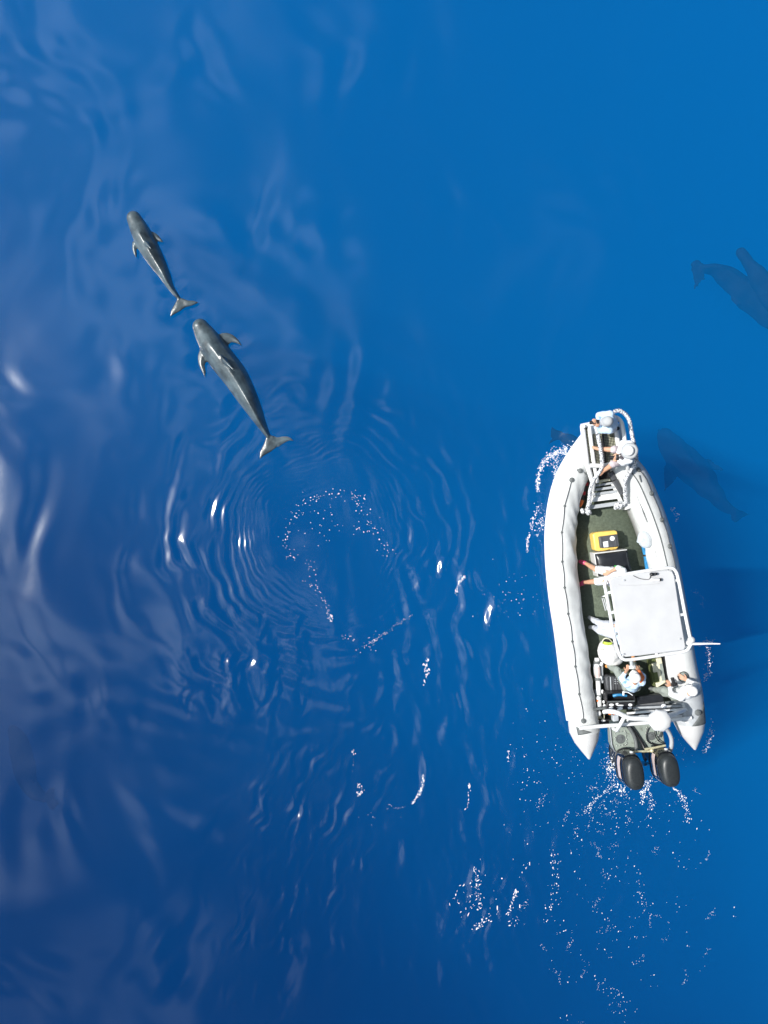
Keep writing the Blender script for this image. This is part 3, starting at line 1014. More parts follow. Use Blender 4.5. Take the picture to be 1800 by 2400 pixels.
def rope_mat():
    m = mat("flecked_rope", (0.70, 0.71, 0.73), 0.8, 0.1, 40)
    nt = m.node_tree
    b = nt.nodes['Principled BSDF']
    tc = nt.nodes.new('ShaderNodeTexCoord')
    vo = nt.nodes.new('ShaderNodeTexNoise'); vo.inputs['Scale'].default_value = 36; vo.inputs['Detail'].default_value = 2
    nt.links.new(tc.outputs['Object'], vo.inputs['Vector'])
    rp = nt.nodes.new('ShaderNodeValToRGB')
    rp.color_ramp.elements[0].position = 0.40; rp.color_ramp.elements[0].color = (0.05, 0.055, 0.07, 1)
    rp.color_ramp.elements[1].position = 0.50; rp.color_ramp.elements[1].color = (0.72, 0.73, 0.75, 1)
    nt.links.new(vo.outputs['Fac'], rp.inputs[0]); nt.links.new(rp.outputs[0], b.inputs['Base Color'])
    return m
M['fleck'] = rope_mat()
def wrapped(pts, r):
    """a rail served with rope: turns of rope around a core"""
    mb = MB()
    L = sum((b - a).length for a, b in zip(pts, pts[1:]))
    mb.tube(pts, r * 0.86, 10)
    turns = int(L / (r * 1.05))
    N_ = turns * 9
    hel = []
    acc = [0]
    for a, b in zip(pts, pts[1:]): acc.append(acc[-1] + (b - a).length)
    for i in range(N_ + 1):
        s = L * i / N_
        j = min(max(0, np.searchsorted(acc, s) - 1), len(pts) - 2)
        u = (s - acc[j]) / max(1e-6, acc[j + 1] - acc[j])
        p = pts[j].lerp(pts[j + 1], u)
        d = (pts[j + 1] - pts[j]).normalized()
        sd = d.cross(Vector((0, 0, 1)));  sd = sd.normalized() if sd.length > 1e-3 else Vector((1, 0, 0))
        up = sd.cross(d)
        a = 2 * math.pi * turns * i / N_
        hel.append(p + (sd * math.cos(a) + up * math.sin(a)) * r * 0.80)
    mb.tube(hel, r * 0.36, 5)
    return mb
obj("rope_wrapped_rail", wrapped(arc([(1438, 965, 1.2), (1451, 962, 1.22), (1466, 971, 1.22), (1475, 986, 1.22), (1479, 1008, 1.2), (1484, 1032, 1.18), (1490, 1062, 1.12), (1490, 1085, 1.05), (1477, 1105, .95), (1465, 1127, .88), (1465, 1150, .8), (1467, 1178, .62)], 1.2, 50), 0.042), M['fleck'], boat)
obj("rope_wrapped_rail", wrapped(arc([(1396, 1000, 1.2), (1400, 1015, 1.2), (1405, 1040, 1.18), (1410, 1070, 1.14), (1411, 1092, 1.08), (1404, 1108, 1.0), (1391, 1126, .9), (1384, 1146, .82), (1381, 1174, .7), (1376, 1198, .58)], 1.2, 44), 0.042), M['fleck'], boat)
for c, parts in (((1454, 1186), 7), ((1375, 1200), 5)):
    mb = MB()
    for i in range(parts + 4):
        mb.ell(P(c[0] + random.uniform(-12, 12), c[1] + random.uniform(-5, 6), 0.58 + random.uniform(-.03, .03)), (0.05, 0.045, 0.04), 10, 6)
    obj("rope_knot", mb, M['fleck'], boat)
# stays between tube and pulpit
obj("stay", MB().tube([P(1352, 1101, .80), P(1378, 1112, .75)], 0.025, 8).tube([P(1498, 1114, .84), P(1503, 1130, .82)], 0.014, 8), M['grey'], boat)

# ---------------- canopy
RZc = 2.25
roof_px = [(1428, 1358), (1436, 1354), (1500, 1343), (1566, 1336), (1576, 1339), (1581, 1350), (1594, 1440), (1607, 1515), (1604, 1524), (1560, 1529), (1500, 1537), (1466, 1540), (1456, 1532), (1441, 1440)]
roof = obj("canopy", MB().pxprism(roof_px, RZc, 0.05), M['roof'], boat, bevel=0.018, seg=3)
fr = MB()
FZ = RZc - 0.06
loop = [(1417, 1372), (1419, 1364), (1428, 1352), (1470, 1345), (1540, 1334), (1571, 1331), (1583, 1338), (1590, 1358), (1603, 1425), (1613, 1475), (1619, 1503), (1617, 1514), (1606, 1526), (1570, 1532), (1520, 1540), (1475, 1546), (1460, 1544), (1451, 1532), (1441, 1500), (1430, 1440), (1420, 1385), (1417, 1372)]
fr.tube(arc(loop, FZ, 120), 0.035, 10)
obj("roof_frame", fr, M['pipe'], roof)
for (a, b) in (((1422, 1390), (1432, 1388)), ((1432, 1436), (1442, 1434)), ((1442, 1486), (1452, 1484)), ((1590, 1360), (1582, 1361)), ((1607, 1440), (1594, 1441)), ((1540, 1537), (1539, 1530))):
    obj("roof_bracket", MB().tube([P(*a, FZ), P(*b, FZ + .01)], 0.03, 8), M['pipe'], roof)
for (a, b) in (((1421, 1366), (1468, 1396)), ((1586, 1345), (1548, 1378)), ((1615, 1510), (1566, 1488)), ((1457, 1538), (1480, 1500))):
    top = P(*a, FZ); foot = P(*b, DZ)
    obj("roof_post", MB().tube([top, top.lerp(foot, .5), foot], 0.032, 10), M['pipe'], roof)
obj("roof_crease", MB().tube(arc([(1449, 1370), (1460, 1372), (1500, 1371), (1545, 1368)], RZc + 0.002, 12), 0.007, 6), M['roof'], roof)
obj("navigation_light", MB().tube([P(1526, 1358, RZc + .05), P(1545, 1359, RZc + .05)], 0.03, 12), M['white'], roof)
obj("navigation_light_base", MB().tube([P(1545, 1359, RZc + .05), P(1549, 1358.5, RZc + .05)], 0.031, 12).ell(P(1528, 1346, RZc + .06), (0.05, 0.04, 0.04), 10, 6).ell(P(1537, 1345, RZc + .05), (0.04, 0.03, 0.03), 10, 6), M['black'], roof)
obj("cable", MB().tube(arc([(1484, 1349), (1500, 1356), (1520, 1358), (1526, 1350), (1530, 1345)], RZc + 0.012, 16), 0.006, 5).tube(arc([(1530, 1345), (1524, 1352), (1528, 1360)], RZc + 0.02, 8), 0.006, 5), M['black'], roof)
obj("roof_fitting", MB().ell(P(1463, 1360, RZc + .005), (.03, .02, .015), 10, 6).ell(P(1443, 1486, RZc + .005), (.03, .04, .015), 10, 6).ell(P(1594, 1497, RZc + .01), (.02, .02, .02), 8, 6).ell(P(1462, 1533, RZc + .01), (.03, .02, .015), 8, 6), M['lgrey'], roof)
obj("antenna_base", MB().ell(P(1620, 1500, FZ + .02), (0.075, 0.075, 0.07), 16, 10).lathe(P(1612, 1506, FZ - .03), [(0.05, 0), (0.05, 0.05), (0.02, 0.06)], 12), M['cone'], roof)
obj("antenna", MB().tube([P(1616, 1509, FZ), P(1640, 1509, FZ + .02), P(1664, 1508.5, FZ + .05), P(1688, 1509, FZ + .08)], [0.03, 0.024, 0.018, 0.012], 8), M['pipe'], roof)

# console, helm seats under the roof
cons = obj("console", MB().pxprism([(1470, 1385), (1535, 1374), (1546, 1430), (1480, 1440)], 1.05, 0.85), M['gel'], boat, bevel=0.05, seg=3)
obj("windscreen", MB().pxprism([(1470, 1384), (1532, 1374), (1533, 1377), (1471, 1388)], 1.5, 0.45), M['clear'], cons)
obj("steering_wheel", MB().tube([P(1510 + 11 * math.cos(a), 1444, 1.05 + 0.16 * math.sin(a)) for a in np.linspace(0, 6.283, 25)], 0.015, 6), M['black'], cons)
obj("helm_seat", MB().pxprism([(1462, 1468), (1558, 1452), (1568, 1500), (1470, 1512)], 0.70, 0.5), M['gel'], boat, bevel=0.05, seg=3)
obj("side_rail", MB().tube(arc([(1409, 1401, .5), (1411, 1398, .75), (1418, 1397, .8)], .7, 10), 0.014, 8)
    .tube([P(1411, 1402, .52), P(1419, 1431, .52)], 0.014, 8).tube([P(1415, 1401, .52), P(1423, 1430, .52)], 0.014, 8), M['alu'], boat)
obj("deck_hatch", MB().pxprism([(1396, 1374), (1416, 1372), (1420, 1396), (1399, 1399)], DZ + 0.02, 0.03), M['deck'], boat, bevel=0.008)

# side bench (white) astern of the roof
obj("side_bench", MB().pxprism([(1560, 1537), (1606, 1529), (1618, 1560), (1628, 1612), (1576, 1622), (1566, 1580)], 0.76, 0.5), M['gel'], boat, bevel=0.03, seg=3)
obj("side_bench_edge", MB().pxprism([(1556, 1538), (1559.5, 1537.5), (1571, 1605), (1567, 1606)], 0.70, 0.4), M['black'], boat)

# ---------------- stern gear
obj("stern_bench", MB().pxprism([(1490, 1652), (1556, 1644), (1562, 1660), (1488, 1668)], 0.55, 0.3), M['alu'], boat, bevel=0.01)
obj("bench_cushion", MB().pxprism([(1491, 1634), (1548, 1627), (1555, 1630), (1557, 1645), (1494, 1653)], 0.68, 0.13), M['blackv'], boat, bevel=0.03, seg=3)
for (y0, y1, h_, m_) in ((1656, 1650, .72, 'lgrey'), (1668, 1658, .74, 'pipe'), (1677, 1667, .74, 'lgrey'), (1685, 1674, .74, 'pipe')):
    obj("stern_crossbar", MB().pxprism([(1470, y0 + 2), (1470, y0 + 7), (1600, y1 + 7), (1600, y1 + 2)], h_, 0.06), M[m_], boat, bevel=0.012)
obj("stern_crossbar", MB().pxprism([(1390, 1661), (1390, 1666), (1421, 1662), (1421, 1657)], .74, 0.06), M['grey'], boat, bevel=0.008)
obj("stern_crossbar", MB().pxprism([(1560, 1645), (1560, 1650), (1600, 1646), (1600, 1641)], .9, 0.05), M['grey'], boat, bevel=0.008)
obj("stern_pipe", MB().tube([P(1358, 1707, .84), P(1400, 1702.5, .86), P(1470, 1697.5, .86), P(1520, 1693.5, .86), P(1580, 1687, .86), P(1620, 1682, .84)], 0.042, 12), M['pipe'], boat)
AZ = 1.30
obj("stern_arch", MB().tube(arc([(1417, 1668, .9), (1428, 1667, 1.2), (1446, 1670, AZ), (1462, 1677, AZ), (1478, 1683, AZ), (1500, 1684, AZ), (1530, 1684, AZ), (1570, 1676, AZ), (1592, 1668, 1.15), (1604, 1664, .9)], AZ, 40), 0.05, 12)
    .tube([P(1464, 1679, AZ), P(1456, 1694, 1.25), P(1446, 1712, 1.0), P(1437, 1707, .8)], 0.04, 10), M['pipe'], boat)
obj("arch_post", MB().tube([P(1417, 1668, .95), P(1416, 1670, .3)], 0.045, 10).tube([P(1604, 1664, .95), P(1600, 1668, .4)], 0.045, 10).tube([P(1540, 1684, AZ), P(1543, 1685, 1.62)], 0.06, 10), M['pipe'], boat)
dome_c = P(1543, 1686, 1.60)
obj("radar_dome", MB().lathe(dome_c, [(0.20, 0.0), (0.245, 0.03), (0.25, 0.09), (0.235, 0.14), (0.19, 0.175), (0.10, 0.19), (0.01, 0.192)], 8, 1.0, 0.97, R(16)), M['gel'], boat, bevel=0.015)
obj("light_knob", MB().ell(P(1556, 1655, 1.25), (0.06, 0.05, 0.05), 12, 8), M['white'], boat)
obj("stern_box", MB().pxprism([(1437, 1678), (1450, 1675), (1451, 1690), (1438, 1692)], .95, 0.16), M['lgrey'], boat, bevel=0.015)
obj("stern_box_side", MB().pxprism([(1450.6, 1675), (1455, 1678), (1454, 1689), (1451, 1690)], .93, 0.14), M['black'], boat)
obj("red_buckle", MB().box(P(1429, 1673, .9), (.05, .04, .03)).box(P(1439, 1673, .9), (.04, .03, .03)), M['orange'], boat, bevel=0.006)
# transom platform
tp = obj("transom_platform", MB().pxprism([(1428, 1690), (1552, 1678), (1556, 1726), (1560, 1748), (1478, 1763), (1448, 1766), (1438, 1758), (1432, 1745)], 0.50, 0.22), M['transom'], boat, bevel=0.025, seg=3)
obj("platform_edge", MB().tube([P(1429, 1700, .515), P(1434, 1745, .515), P(1440, 1760, .515), P(1450, 1767, .515), P(1478, 1764, .515)], 0.018, 8), M['alu'], tp)
obj("transom", MB().pxprism([(1402, 1688), (1582, 1672), (1584, 1692), (1404, 1706)], 0.46, 0.9), M['black'], boat, bevel=0.02)
for (cx_, cy_2, rr_, sq) in ((1454, 1732, 0.105, [(1440, 1717), (1467, 1713), (1470, 1745), (1443, 1748)]), (1527, 1725, 0.095, [(1513, 1705), (1541, 1702), (1545, 1737), (1517, 1741)])):
    hp = obj("inspection_plate", MB().pxprism(sq, 0.512, 0.012), M['transom'], tp, bevel=0.004)
    obj("inspection_lid", MB().lathe(P(cx_, cy_2, 0.512), [(rr_, 0), (rr_, 0.012), (rr_ * .86, 0.014), (rr_ * .84, 0.006), (rr_ * .5, 0.008), (rr_ * .45, .02), (0.01, .022)], 20), M['grey'], tp)
    a_, b_, c_2, d_ = [P(x, y, 0.513) for x, y in sq]
    for e0, e1 in ((a_, b_), (b_, c_2), (c_2, d_), (d_, a_)):
        for u in (0.1, 0.37, 0.63, 0.9):
            obj("bolt", MB().lathe(e0.lerp(e1, u), [(0.012, 0), (0.012, 0.008), (0.006, 0.012)], 6), M['steel'], tp)
obj("fuel_hose", MB().tube(arc([(1470, 1700, .62), (1479, 1712, .6), (1487, 1727, .58), (1491, 1745, .6), (1492, 1764, .68)], .6, 20), 0.042, 10), M['grey'], boat)
obj("fuel_hose", MB().tube(arc([(1474, 1699, .57), (1488, 1716, .56), (1500, 1734, .56), (1509, 1752, .6), (1512, 1766, .66)], .6, 20), 0.032, 10), M['black'], boat)
obj("steering_hose", MB().tube(arc([(1557, 1704, 1.0), (1566, 1714, .95), (1573, 1730, .9), (1574, 1745, .85), (1571, 1760, .8)], .6, 20), 0.045, 10), M['lgrey'], boat)
obj("control_cable", MB().tube(arc([(1520, 1706), (1515, 1722), (1519, 1738), (1534, 1745), (1556, 1747)], .56, 20), 0.014, 8).tube(arc([(1535, 1708), (1536, 1724), (1546, 1738), (1560, 1742)], .58, 20), 0.012, 8)
    .tube(arc([(1556, 1702), (1550, 1716), (1544, 1730)], .6, 12), 0.016, 8), M['black'], boat)
obj("tie_bar", MB().tube([P(1478, 1763, .78), P(1504, 1761, .78), P(1528, 1760, .78)], 0.024, 8).tube([P(1511, 1756, .80), P(1536, 1752, .80), P(1560, 1747, .80)], 0.024, 8)
    .ell(P(1528, 1759, .79), (.05, .05, .04), 10, 6), M['brass'], boat)

# ---------------- outboards
def superellipse(n, a, b, e, cx=0.0, cy=0.0):
    out = []
    for i in range(n):
        t = 2 * math.pi * i / n
        c, s = math.cos(t), math.sin(t)
        out.append((cx + a * abs(c) ** (2 / e) * (1 if c > 0 else -1), cy + b * abs(s) ** (2 / e) * (1 if s > 0 else -1)))
    return out
def outboard(base_px, ang):
    c = P(*base_px, 0.6)
    rot = Matrix.Rotation(ang, 3, 'Z') @ Matrix.Rotation(R(-5), 3, 'X')
    def loft(secs, n=36):
        mb = MB(); vv, ff = [], []
        for (z, a, b, e, oy) in secs:
            for (x, y) in superellipse(n, a, b, e, 0, oy):
                vv.append(c + rot @ Vector((x, y, z - 0.6)))
        for i in range(len(secs) - 1):
            for k in range(n):
                p, q = i * n + k, i * n + (k + 1) % n
                ff.append((p, q, q + n, p + n))
        ff.append(tuple(range(n - 1, -1, -1))); ff.append(tuple(range((len(secs) - 1) * n, len(secs) * n)))
        return mb.add(vv, ff)
    body = obj("outboard_motor", loft([(0.52, .18, .28, 2.6, 0), (.58, .22, .35, 2.8, 0), (.66, .235, .375, 2.8, 0), (.80, .238, .38, 2.8, -.005), (.98, .232, .375, 2.8, -.01), (1.08, .222, .365, 2.7, -.015)]), M['cowl'], boat)
    obj("cowl_seam", loft([(.615, .237, .368, 2.8, 0), (.62, .244, .386, 2.8, 0), (.64, .245, .388, 2.8, 0), (.648, .238, .372, 2.8, 0)]), M['black'], body)
    obj("cowl_top", loft([(1.06, .205, .345, 2.6, -.02), (1.12, .212, .352, 2.6, -.03), (1.20, .205, .345, 2.6, -.035), (1.26, .185, .322, 2.5, -.04), (1.295, .15, .28, 2.5, -.04), (1.31, .09, .20, 2.4, -.04)]), M['cowltop'], body)
    # pale stripe along the side facing the sun
    vv, ff = [], []
    for z in np.linspace(.80, .985, 5):
        for i in range(15):
            t = R(200) - R(62) * (i / 14)
            cc, ss = math.cos(t), math.sin(t)
            e = 2.8; a = .2405 - 0.02 * max(0, z - .9); b = .3825
            x = a * abs(cc) ** (2 / e) * (1 if cc > 0 else -1); y = b * abs(ss) ** (2 / e) * (1 if ss > 0 else -1)
            vv.append(c + rot @ Vector((x * 1.012, y * 1.012 - .008, z - .6)))
    for i in range(4):
        for k in range(14):
            p = i * 15 + k; ff.append((p, p + 1, p + 16, p + 15))
    s = obj("cowl_stripe", MB().add(vv, ff), M['decal'], body)
    obj("badge", MB().ell(c + rot @ Vector((0.06, .372, .38)), (.045, .02, .03), 12, 8), M['white'], body)
    obj("midsection", loft([(-.25, .06, .14, 2, 0), (.1, .09, .18, 2.2, 0), (.4, .13, .22, 2.4, 0), (.56, .17, .26, 2.4, 0)]), M['black'], body)
    obj("clamp_bracket", MB().box(c + rot @ Vector((0, .42, -.32)), (.26, .28, .36), ang), M['black'], body, bevel=0.03)
    obj("gearcase", MB().ell(c + rot @ Vector((0, .02, -1.0)), (.07, .28, .08), 14, 10, ang), M['black'], body)
    pm = MB()
    for k in range(3):
        a = 2.094 * k
        q = c + rot @ Vector((math.cos(a) * .1, -.28, -1.0 + math.sin(a) * .1))
        pm.ell(q, (.09, .02, .09), 10, 6, ang)
    obj("propeller", pm, M['steel'], body)
    return body
outboard((1466, 1793), R(6))
outboard((1546, 1786), R(7))

# ------------------------------------------------------------------ gear on the deck
def gear(name, label, cat, px, z, group=None):
    return thing(name, P(*px, z), label, cat, group)
t = gear("hard_case", "yellow hard case with a black lid and white stickers on the green deck", "case", (1420, 1270), DZ)
obj("case_body", MB().pxprism([(1389, 1252), (1396, 1248), (1440, 1243), (1447, 1245), (1451, 1282), (1446, 1286), (1403, 1292), (1395, 1290)], 0.50, 0.30), M['yellow'], t, bevel=0.03, seg=3)
lid = obj("case_lid", MB().pxprism([(1404, 1258), (1448, 1252), (1452, 1281), (1408, 1285)], 0.60, 0.098), M['dark_case'], t, bevel=0.02, seg=3)
obj("lid_rib", MB().pxprism([(1407.5, 1259), (1410, 1258.6), (1413.5, 1283.5), (1411, 1284)], 0.612, 0.014).pxprism([(1441, 1254), (1443, 1253.8), (1446.5, 1280), (1444.5, 1280.4)], 0.612, 0.014), M['dark_case'], lid, bevel=0.004)
obj("sticker", MB().lathe(P(1435, 1262, .602), [(0.056, 0), (0.055, 0.004)], 20), M['white'], lid)
obj("sticker", MB().pxprism([(1413, 1270), (1425, 1268), (1426, 1282), (1415, 1283)], 0.605, 0.004), M['white'], lid)
for x in (1416, 1438):
    obj("latch", MB().pxprism([(x - 7, 1287.5 - (x - 1416) * .12), (x + 7, 1285.5 - (x - 1416) * .12), (x + 7.5, 1289.5 - (x - 1416) * .12), (x - 6.5, 1291.5 - (x - 1416) * .12)], 0.47, 0.12), M['yellow'], t, bevel=0.008)
t = gear("storage_box", "white box with a shiny black cushioned top behind the yellow case", "box", (1435, 1315), DZ)
obj("box_body", MB().pxprism([(1392, 1296), (1470, 1287), (1481, 1341), (1401, 1352)], 0.56, 0.36), M['gel'], t, bevel=0.012)
vv, ff = [], []
q4 = [P(1394.5, 1299, .60), P(1471, 1289.5, .60), P(1481, 1340, .60), P(1403, 1351, .60)]
NU = 12
for j in range(NU + 1):
    for i in range(NU + 1):
        u, v_ = i / NU, j / NU
        p = q4[0].lerp(q4[1], u).lerp(q4[3].lerp(q4[2], u), v_)
        p.z = 0.575 + 0.075 * (1 - (2 * u - 1) ** 4) * (1 - (2 * v_ - 1) ** 4) + 0.006 * mnoise.noise(p * 6)
        vv.append(p)
for j in range(NU):
    for i in range(NU):
        k = j * (NU + 1) + i; ff.append((k, k + 1, k + NU + 2, k + NU + 1))
o = obj("cushion", MB().add(vv, ff), M['blackv'], t)
s_ = o.modifiers.new("t", 'SOLIDIFY'); s_.thickness = 0.03; s_.offset = -1

t = gear("boat_hook", "red and orange pole lying inside the left bow tube", "pole", (1368, 1155), .45)
obj("shaft", MB().tube([P(1377, 1132, .46), P(1359, 1183, .44)], 0.022, 8), M['black'], t)
obj("red_collar", MB().tube([P(1376.5, 1131, .465), P(1374.5, 1138, .46)], 0.032, 10).tube([P(1370, 1152, .455), P(1367.5, 1160, .45)], 0.036, 10), M['red'], t)
obj("orange_grip", MB().tube([P(1365, 1172, .45), P(1362, 1181, .44), P(1358.5, 1188, .43)], [0.042, 0.04, 0.028], 10), M['orange'], t)

# clear jug and blue roll on the right side
t = gear("plastic_jug", "clear plastic jug lying on the white side beside a blue roll", "jug", (1512, 1266), .62)
obj("jug_body", MB().ell(P(1511, 1265, .70), (.16, .20, .11), 18, 12, R(20)), M['clear'], t)
obj("jug_neck", MB().tube([P(1500, 1262, .68), P(1497, 1270, .62)], [0.06, 0.05], 10), M['clear'], t)
t = gear("mat_roll", "thin blue roll standing along the white inner side by the roof", "roll", (1513, 1306), .4)
obj("roll", MB().tube([P(1508, 1281, .50), P(1512, 1300, .46), P(1517, 1334, .42)], 0.045, 10), M['blue'], t)
obj("roll_strap", MB().tube([P(1512, 1299, .46), P(1512.6, 1303, .455)], 0.049, 10), M['black'], t)

# white bag with lime lining
t = gear("tote_bag", "large white open bag with lime lining beside the roof's left rear corner", "bag", (1425, 1530), DZ)
bc = P(1428, 1530, 0.55)
def bagdisp(p): return 0.012 * mnoise.noise(p * 7) + 0.006 * mnoise.noise(p * 16)
remesh("bag_body", MB().ell(bc + Vector((0, 0, -.05)), (.24, .30, .28), 20, 14, R(12)).ell(bc + Vector((.10, -.16, -.1)), (.24, .16, .25), 20, 14), M['hat_white'], t, 0.02, 2, bagdisp)
obj("lining", MB().ell(P(1423, 1506, .72), (.125, .06, .03), 16, 8, R(-8)), M['lime'], t)
obj("inner_pocket", MB().ell(P(1424, 1502.5, .735), (.10, .035, .02), 14, 8, R(-8)), M['black'], t)
obj("handle", MB().tube(arc([(1410, 1512, .72), (1413, 1501, .80), (1419, 1496, .84), (1428, 1498, .82), (1436, 1506, .74)], .7, 18), 0.012, 8), M['cream'], t)
obj("cord_end", MB().tube([P(1403, 1522, .7), P(1413, 1523, .72)], 0.012, 8), M['cream'], t)

# long equipment tube along the left side
t = gear("equipment_pole", "white and pink equipment tube strapped along the left inner side", "pole", (1400, 1600), .35)
obj("main_tube", MB().tube([P(1399, 1542, .5), P(1402, 1600, .5), P(1405, 1657, .5)], 0.055, 12), M['pipe'], t)
obj("pink_sleeve", MB().tube([P(1400, 1563, .505), P(1401.4, 1587, .505)], 0.066, 14), M['decal'], t)
obj("side_tube", MB().tube([P(1409, 1545, .45), P(1411, 1600, .45)], 0.04, 10).tube([P(1393, 1556, .46), P(1395, 1586, .46)], 0.032, 10).tube([P(1396, 1616, .46), P(1398, 1630, .46)], 0.03, 10), M['lgrey'], t)
obj("collar", MB().tube([P(1399.4, 1549, .5), P(1399.8, 1555, .5)], 0.085, 12).tube([P(1401.5, 1588, .5), P(1402, 1594, .5)], 0.085, 12).tube([P(1403.6, 1628, .5), P(1404, 1634, .5)], 0.08, 12), M['grey'], t)
obj("white_clip", MB().ell(P(1409, 1556, .54), (.05, .05, .04), 10, 6).ell(P(1402, 1560, .57), (.03, .03, .03), 10, 6).ell(P(1412, 1621, .5), (.035, .05, .03), 10, 6).ell(P(1403, 1636, .56), (.06, .05, .03), 10, 6).ell(P(1408, 1590, .54), (.04, .06, .03), 10, 6), M['white'], t)
obj("orange_tag", MB().box(P(1400, 1641, .55), (.04, .07, .02)), M['orange'], t, bevel=0.005)
t = gear("coiled_line", "tangled pale line and fittings at the left rear corner of the deck", "line", (1405, 1680), .3)
mb = MB()
for i in range(5):
    a0 = random.uniform(0, 6)
    mb.tube([P(1408 + 8 * math.cos(a0 + a), 1678 + 9 * math.sin(a0 * 1.3 + a * 1.7), .36 + .03 * math.sin(a * 2 + i)) for a in np.linspace(0, 5.5, 22)], 0.012, 6)
obj("line", mb, M['cream'], t)
obj("fitting", MB().ell(P(1404, 1672, .5), (.05, .07, .05), 10, 6).ell(P(1414, 1689, .45), (.06, .03, .03), 10, 6).ell(P(1417, 1655, .55), (.04, .05, .03), 10, 6).ell(P(1415, 1645, .55), (.03, .04, .03), 10, 6), M['white'], t)

# dark ribbed case, and open black box with round stickers
t = gear("ribbed_case", "dark grey ribbed case at the knee of the person in blue", "case", (1435, 1605), DZ)
cb = obj("case_body", MB().pxprism([(1419, 1588), (1426, 1584), (1466, 1588), (1470, 1624), (1424, 1627)], 0.58, 0.38), M['dark_case'], t, bevel=0.02)
for x in (1424, 1430, 1437, 1443):
    obj("rib", MB().pxprism([(x, 1587), (x + 2.2, 1587), (x + 4, 1625), (x + 1.6, 1625)], 0.60, 0.03), M['lgrey'] if x == 1430 else M['dark_case'], cb, bevel=0.004)
for i, y in enumerate((1591, 1596, 1601)):
    obj("label_bar", MB().pxprism([(1439, y), (1450 - i, y + .6), (1450 - i, y + 2.4), (1439, y + 1.8)], 0.587, 0.008), M['lgrey'], cb)
t = gear("equipment_box", "open black box with round white stickers on its lid", "box", (1453, 1645), .45)
B0 = [(1423, 1627), (1484, 1624), (1487, 1643), (1424, 1645)]
mb = MB()
zt, zb = 0.86, 0.60
for (a, b) in ((0, 1), (1, 2), (2, 3), (3, 0)):
    A_, B_ = P(*B0[a], zt), P(*B0[b], zt)
    d_ = (B_ - A_).normalized(); n_2 = Vector((-d_.y, d_.x, 0)) * 0.02
    mb.prism([A_, B_, B_ + n_2, A_ + n_2], zt - zb)
mb.prism([P(x, y, zb + .02) for x, y in B0], 0.02)
bx = obj("box_shell", mb, M['black'], t)
obj("box_rim", MB().tube([P(1424, 1645, zt + .005), P(1487, 1643, zt + .005)], 0.016, 6), M['grey'], bx)
ld = obj("lid", MB().pxprism([(1423, 1646), (1487, 1644.5), (1484, 1663), (1420, 1665)], 0.84, 0.05), M['black'], t, bevel=0.012)
stk = [(1433, 1652, .055, .030), (1432, 1659, .05, .026), (1446, 1649.5, .035, .02), (1453, 1653, .085, .014), (1453, 1657, .075, .012), (1453, 1661.5, .065, .028), (1477, 1652, .045, .032), (1476, 1659, .05, .026)]
for i, (x, y, a, b) in enumerate(stk):
    obj("sticker", MB().lathe(P(x, y, .842), [(1.0, 0), (0.98, .004)], 16, a, b, R(8 * (i % 3))), M['white'], ld)
obj("blue_bottle", MB().tube(arc([(1437, 1631, .80), (1450, 1628, .84), (1468, 1630, .80)], .8, 10), 0.035, 10), M['blue'], bx)
obj("white_tap", MB().box(P(1461, 1625, .93), (.035, .09, .04)).tube(arc([(1462, 1622, .95), (1472, 1623, .95), (1483, 1630, .95)], .9, 10), 0.012, 6), M['white'], bx, bevel=0.005)

# folded cream and green cloth beside the white bench
t = gear("folded_towel", "folded cream and green striped cloth against the white bench", "towel", (1542, 1580), .5)
obj("fold", MB().pxprism([(1526, 1546), (1551, 1541), (1562, 1600), (1540, 1612)], .62, .3), M['cream'], t, bevel=0.02)
obj("green_stripe", MB().pxprism([(1525, 1545), (1536, 1543), (1538, 1552), (1528, 1555)], .632, .06).pxprism([(1531, 1577), (1541, 1575), (1546, 1598), (1536, 1601)], .632, .06).pxprism([(1522, 1546), (1525, 1546), (1536, 1608), (1533, 1609)], .60, .2), M['olive'], t, bevel=0.006)
obj("grey_stripe", MB().pxprism([(1546, 1556), (1553, 1555), (1560, 1594), (1552, 1596)], .634, .05), M['pants_grey'], t, bevel=0.006)
t = gear("round_pouch", "dark olive round pouch under the spread hand on the white bench", "pouch", (1602, 1586), .76)
obj("pouch", MB().ell(P(1602, 1586, .80), (.115, .11, .07), 18, 10), M['pants_grey'], t)
obj("pouch_rim", MB().tube([P(1602 + 11.5 * math.cos(a), 1586 + 11 * math.sin(a), .80) for a in np.linspace(0, 6.283, 24)], .014, 6), M['black'], t)

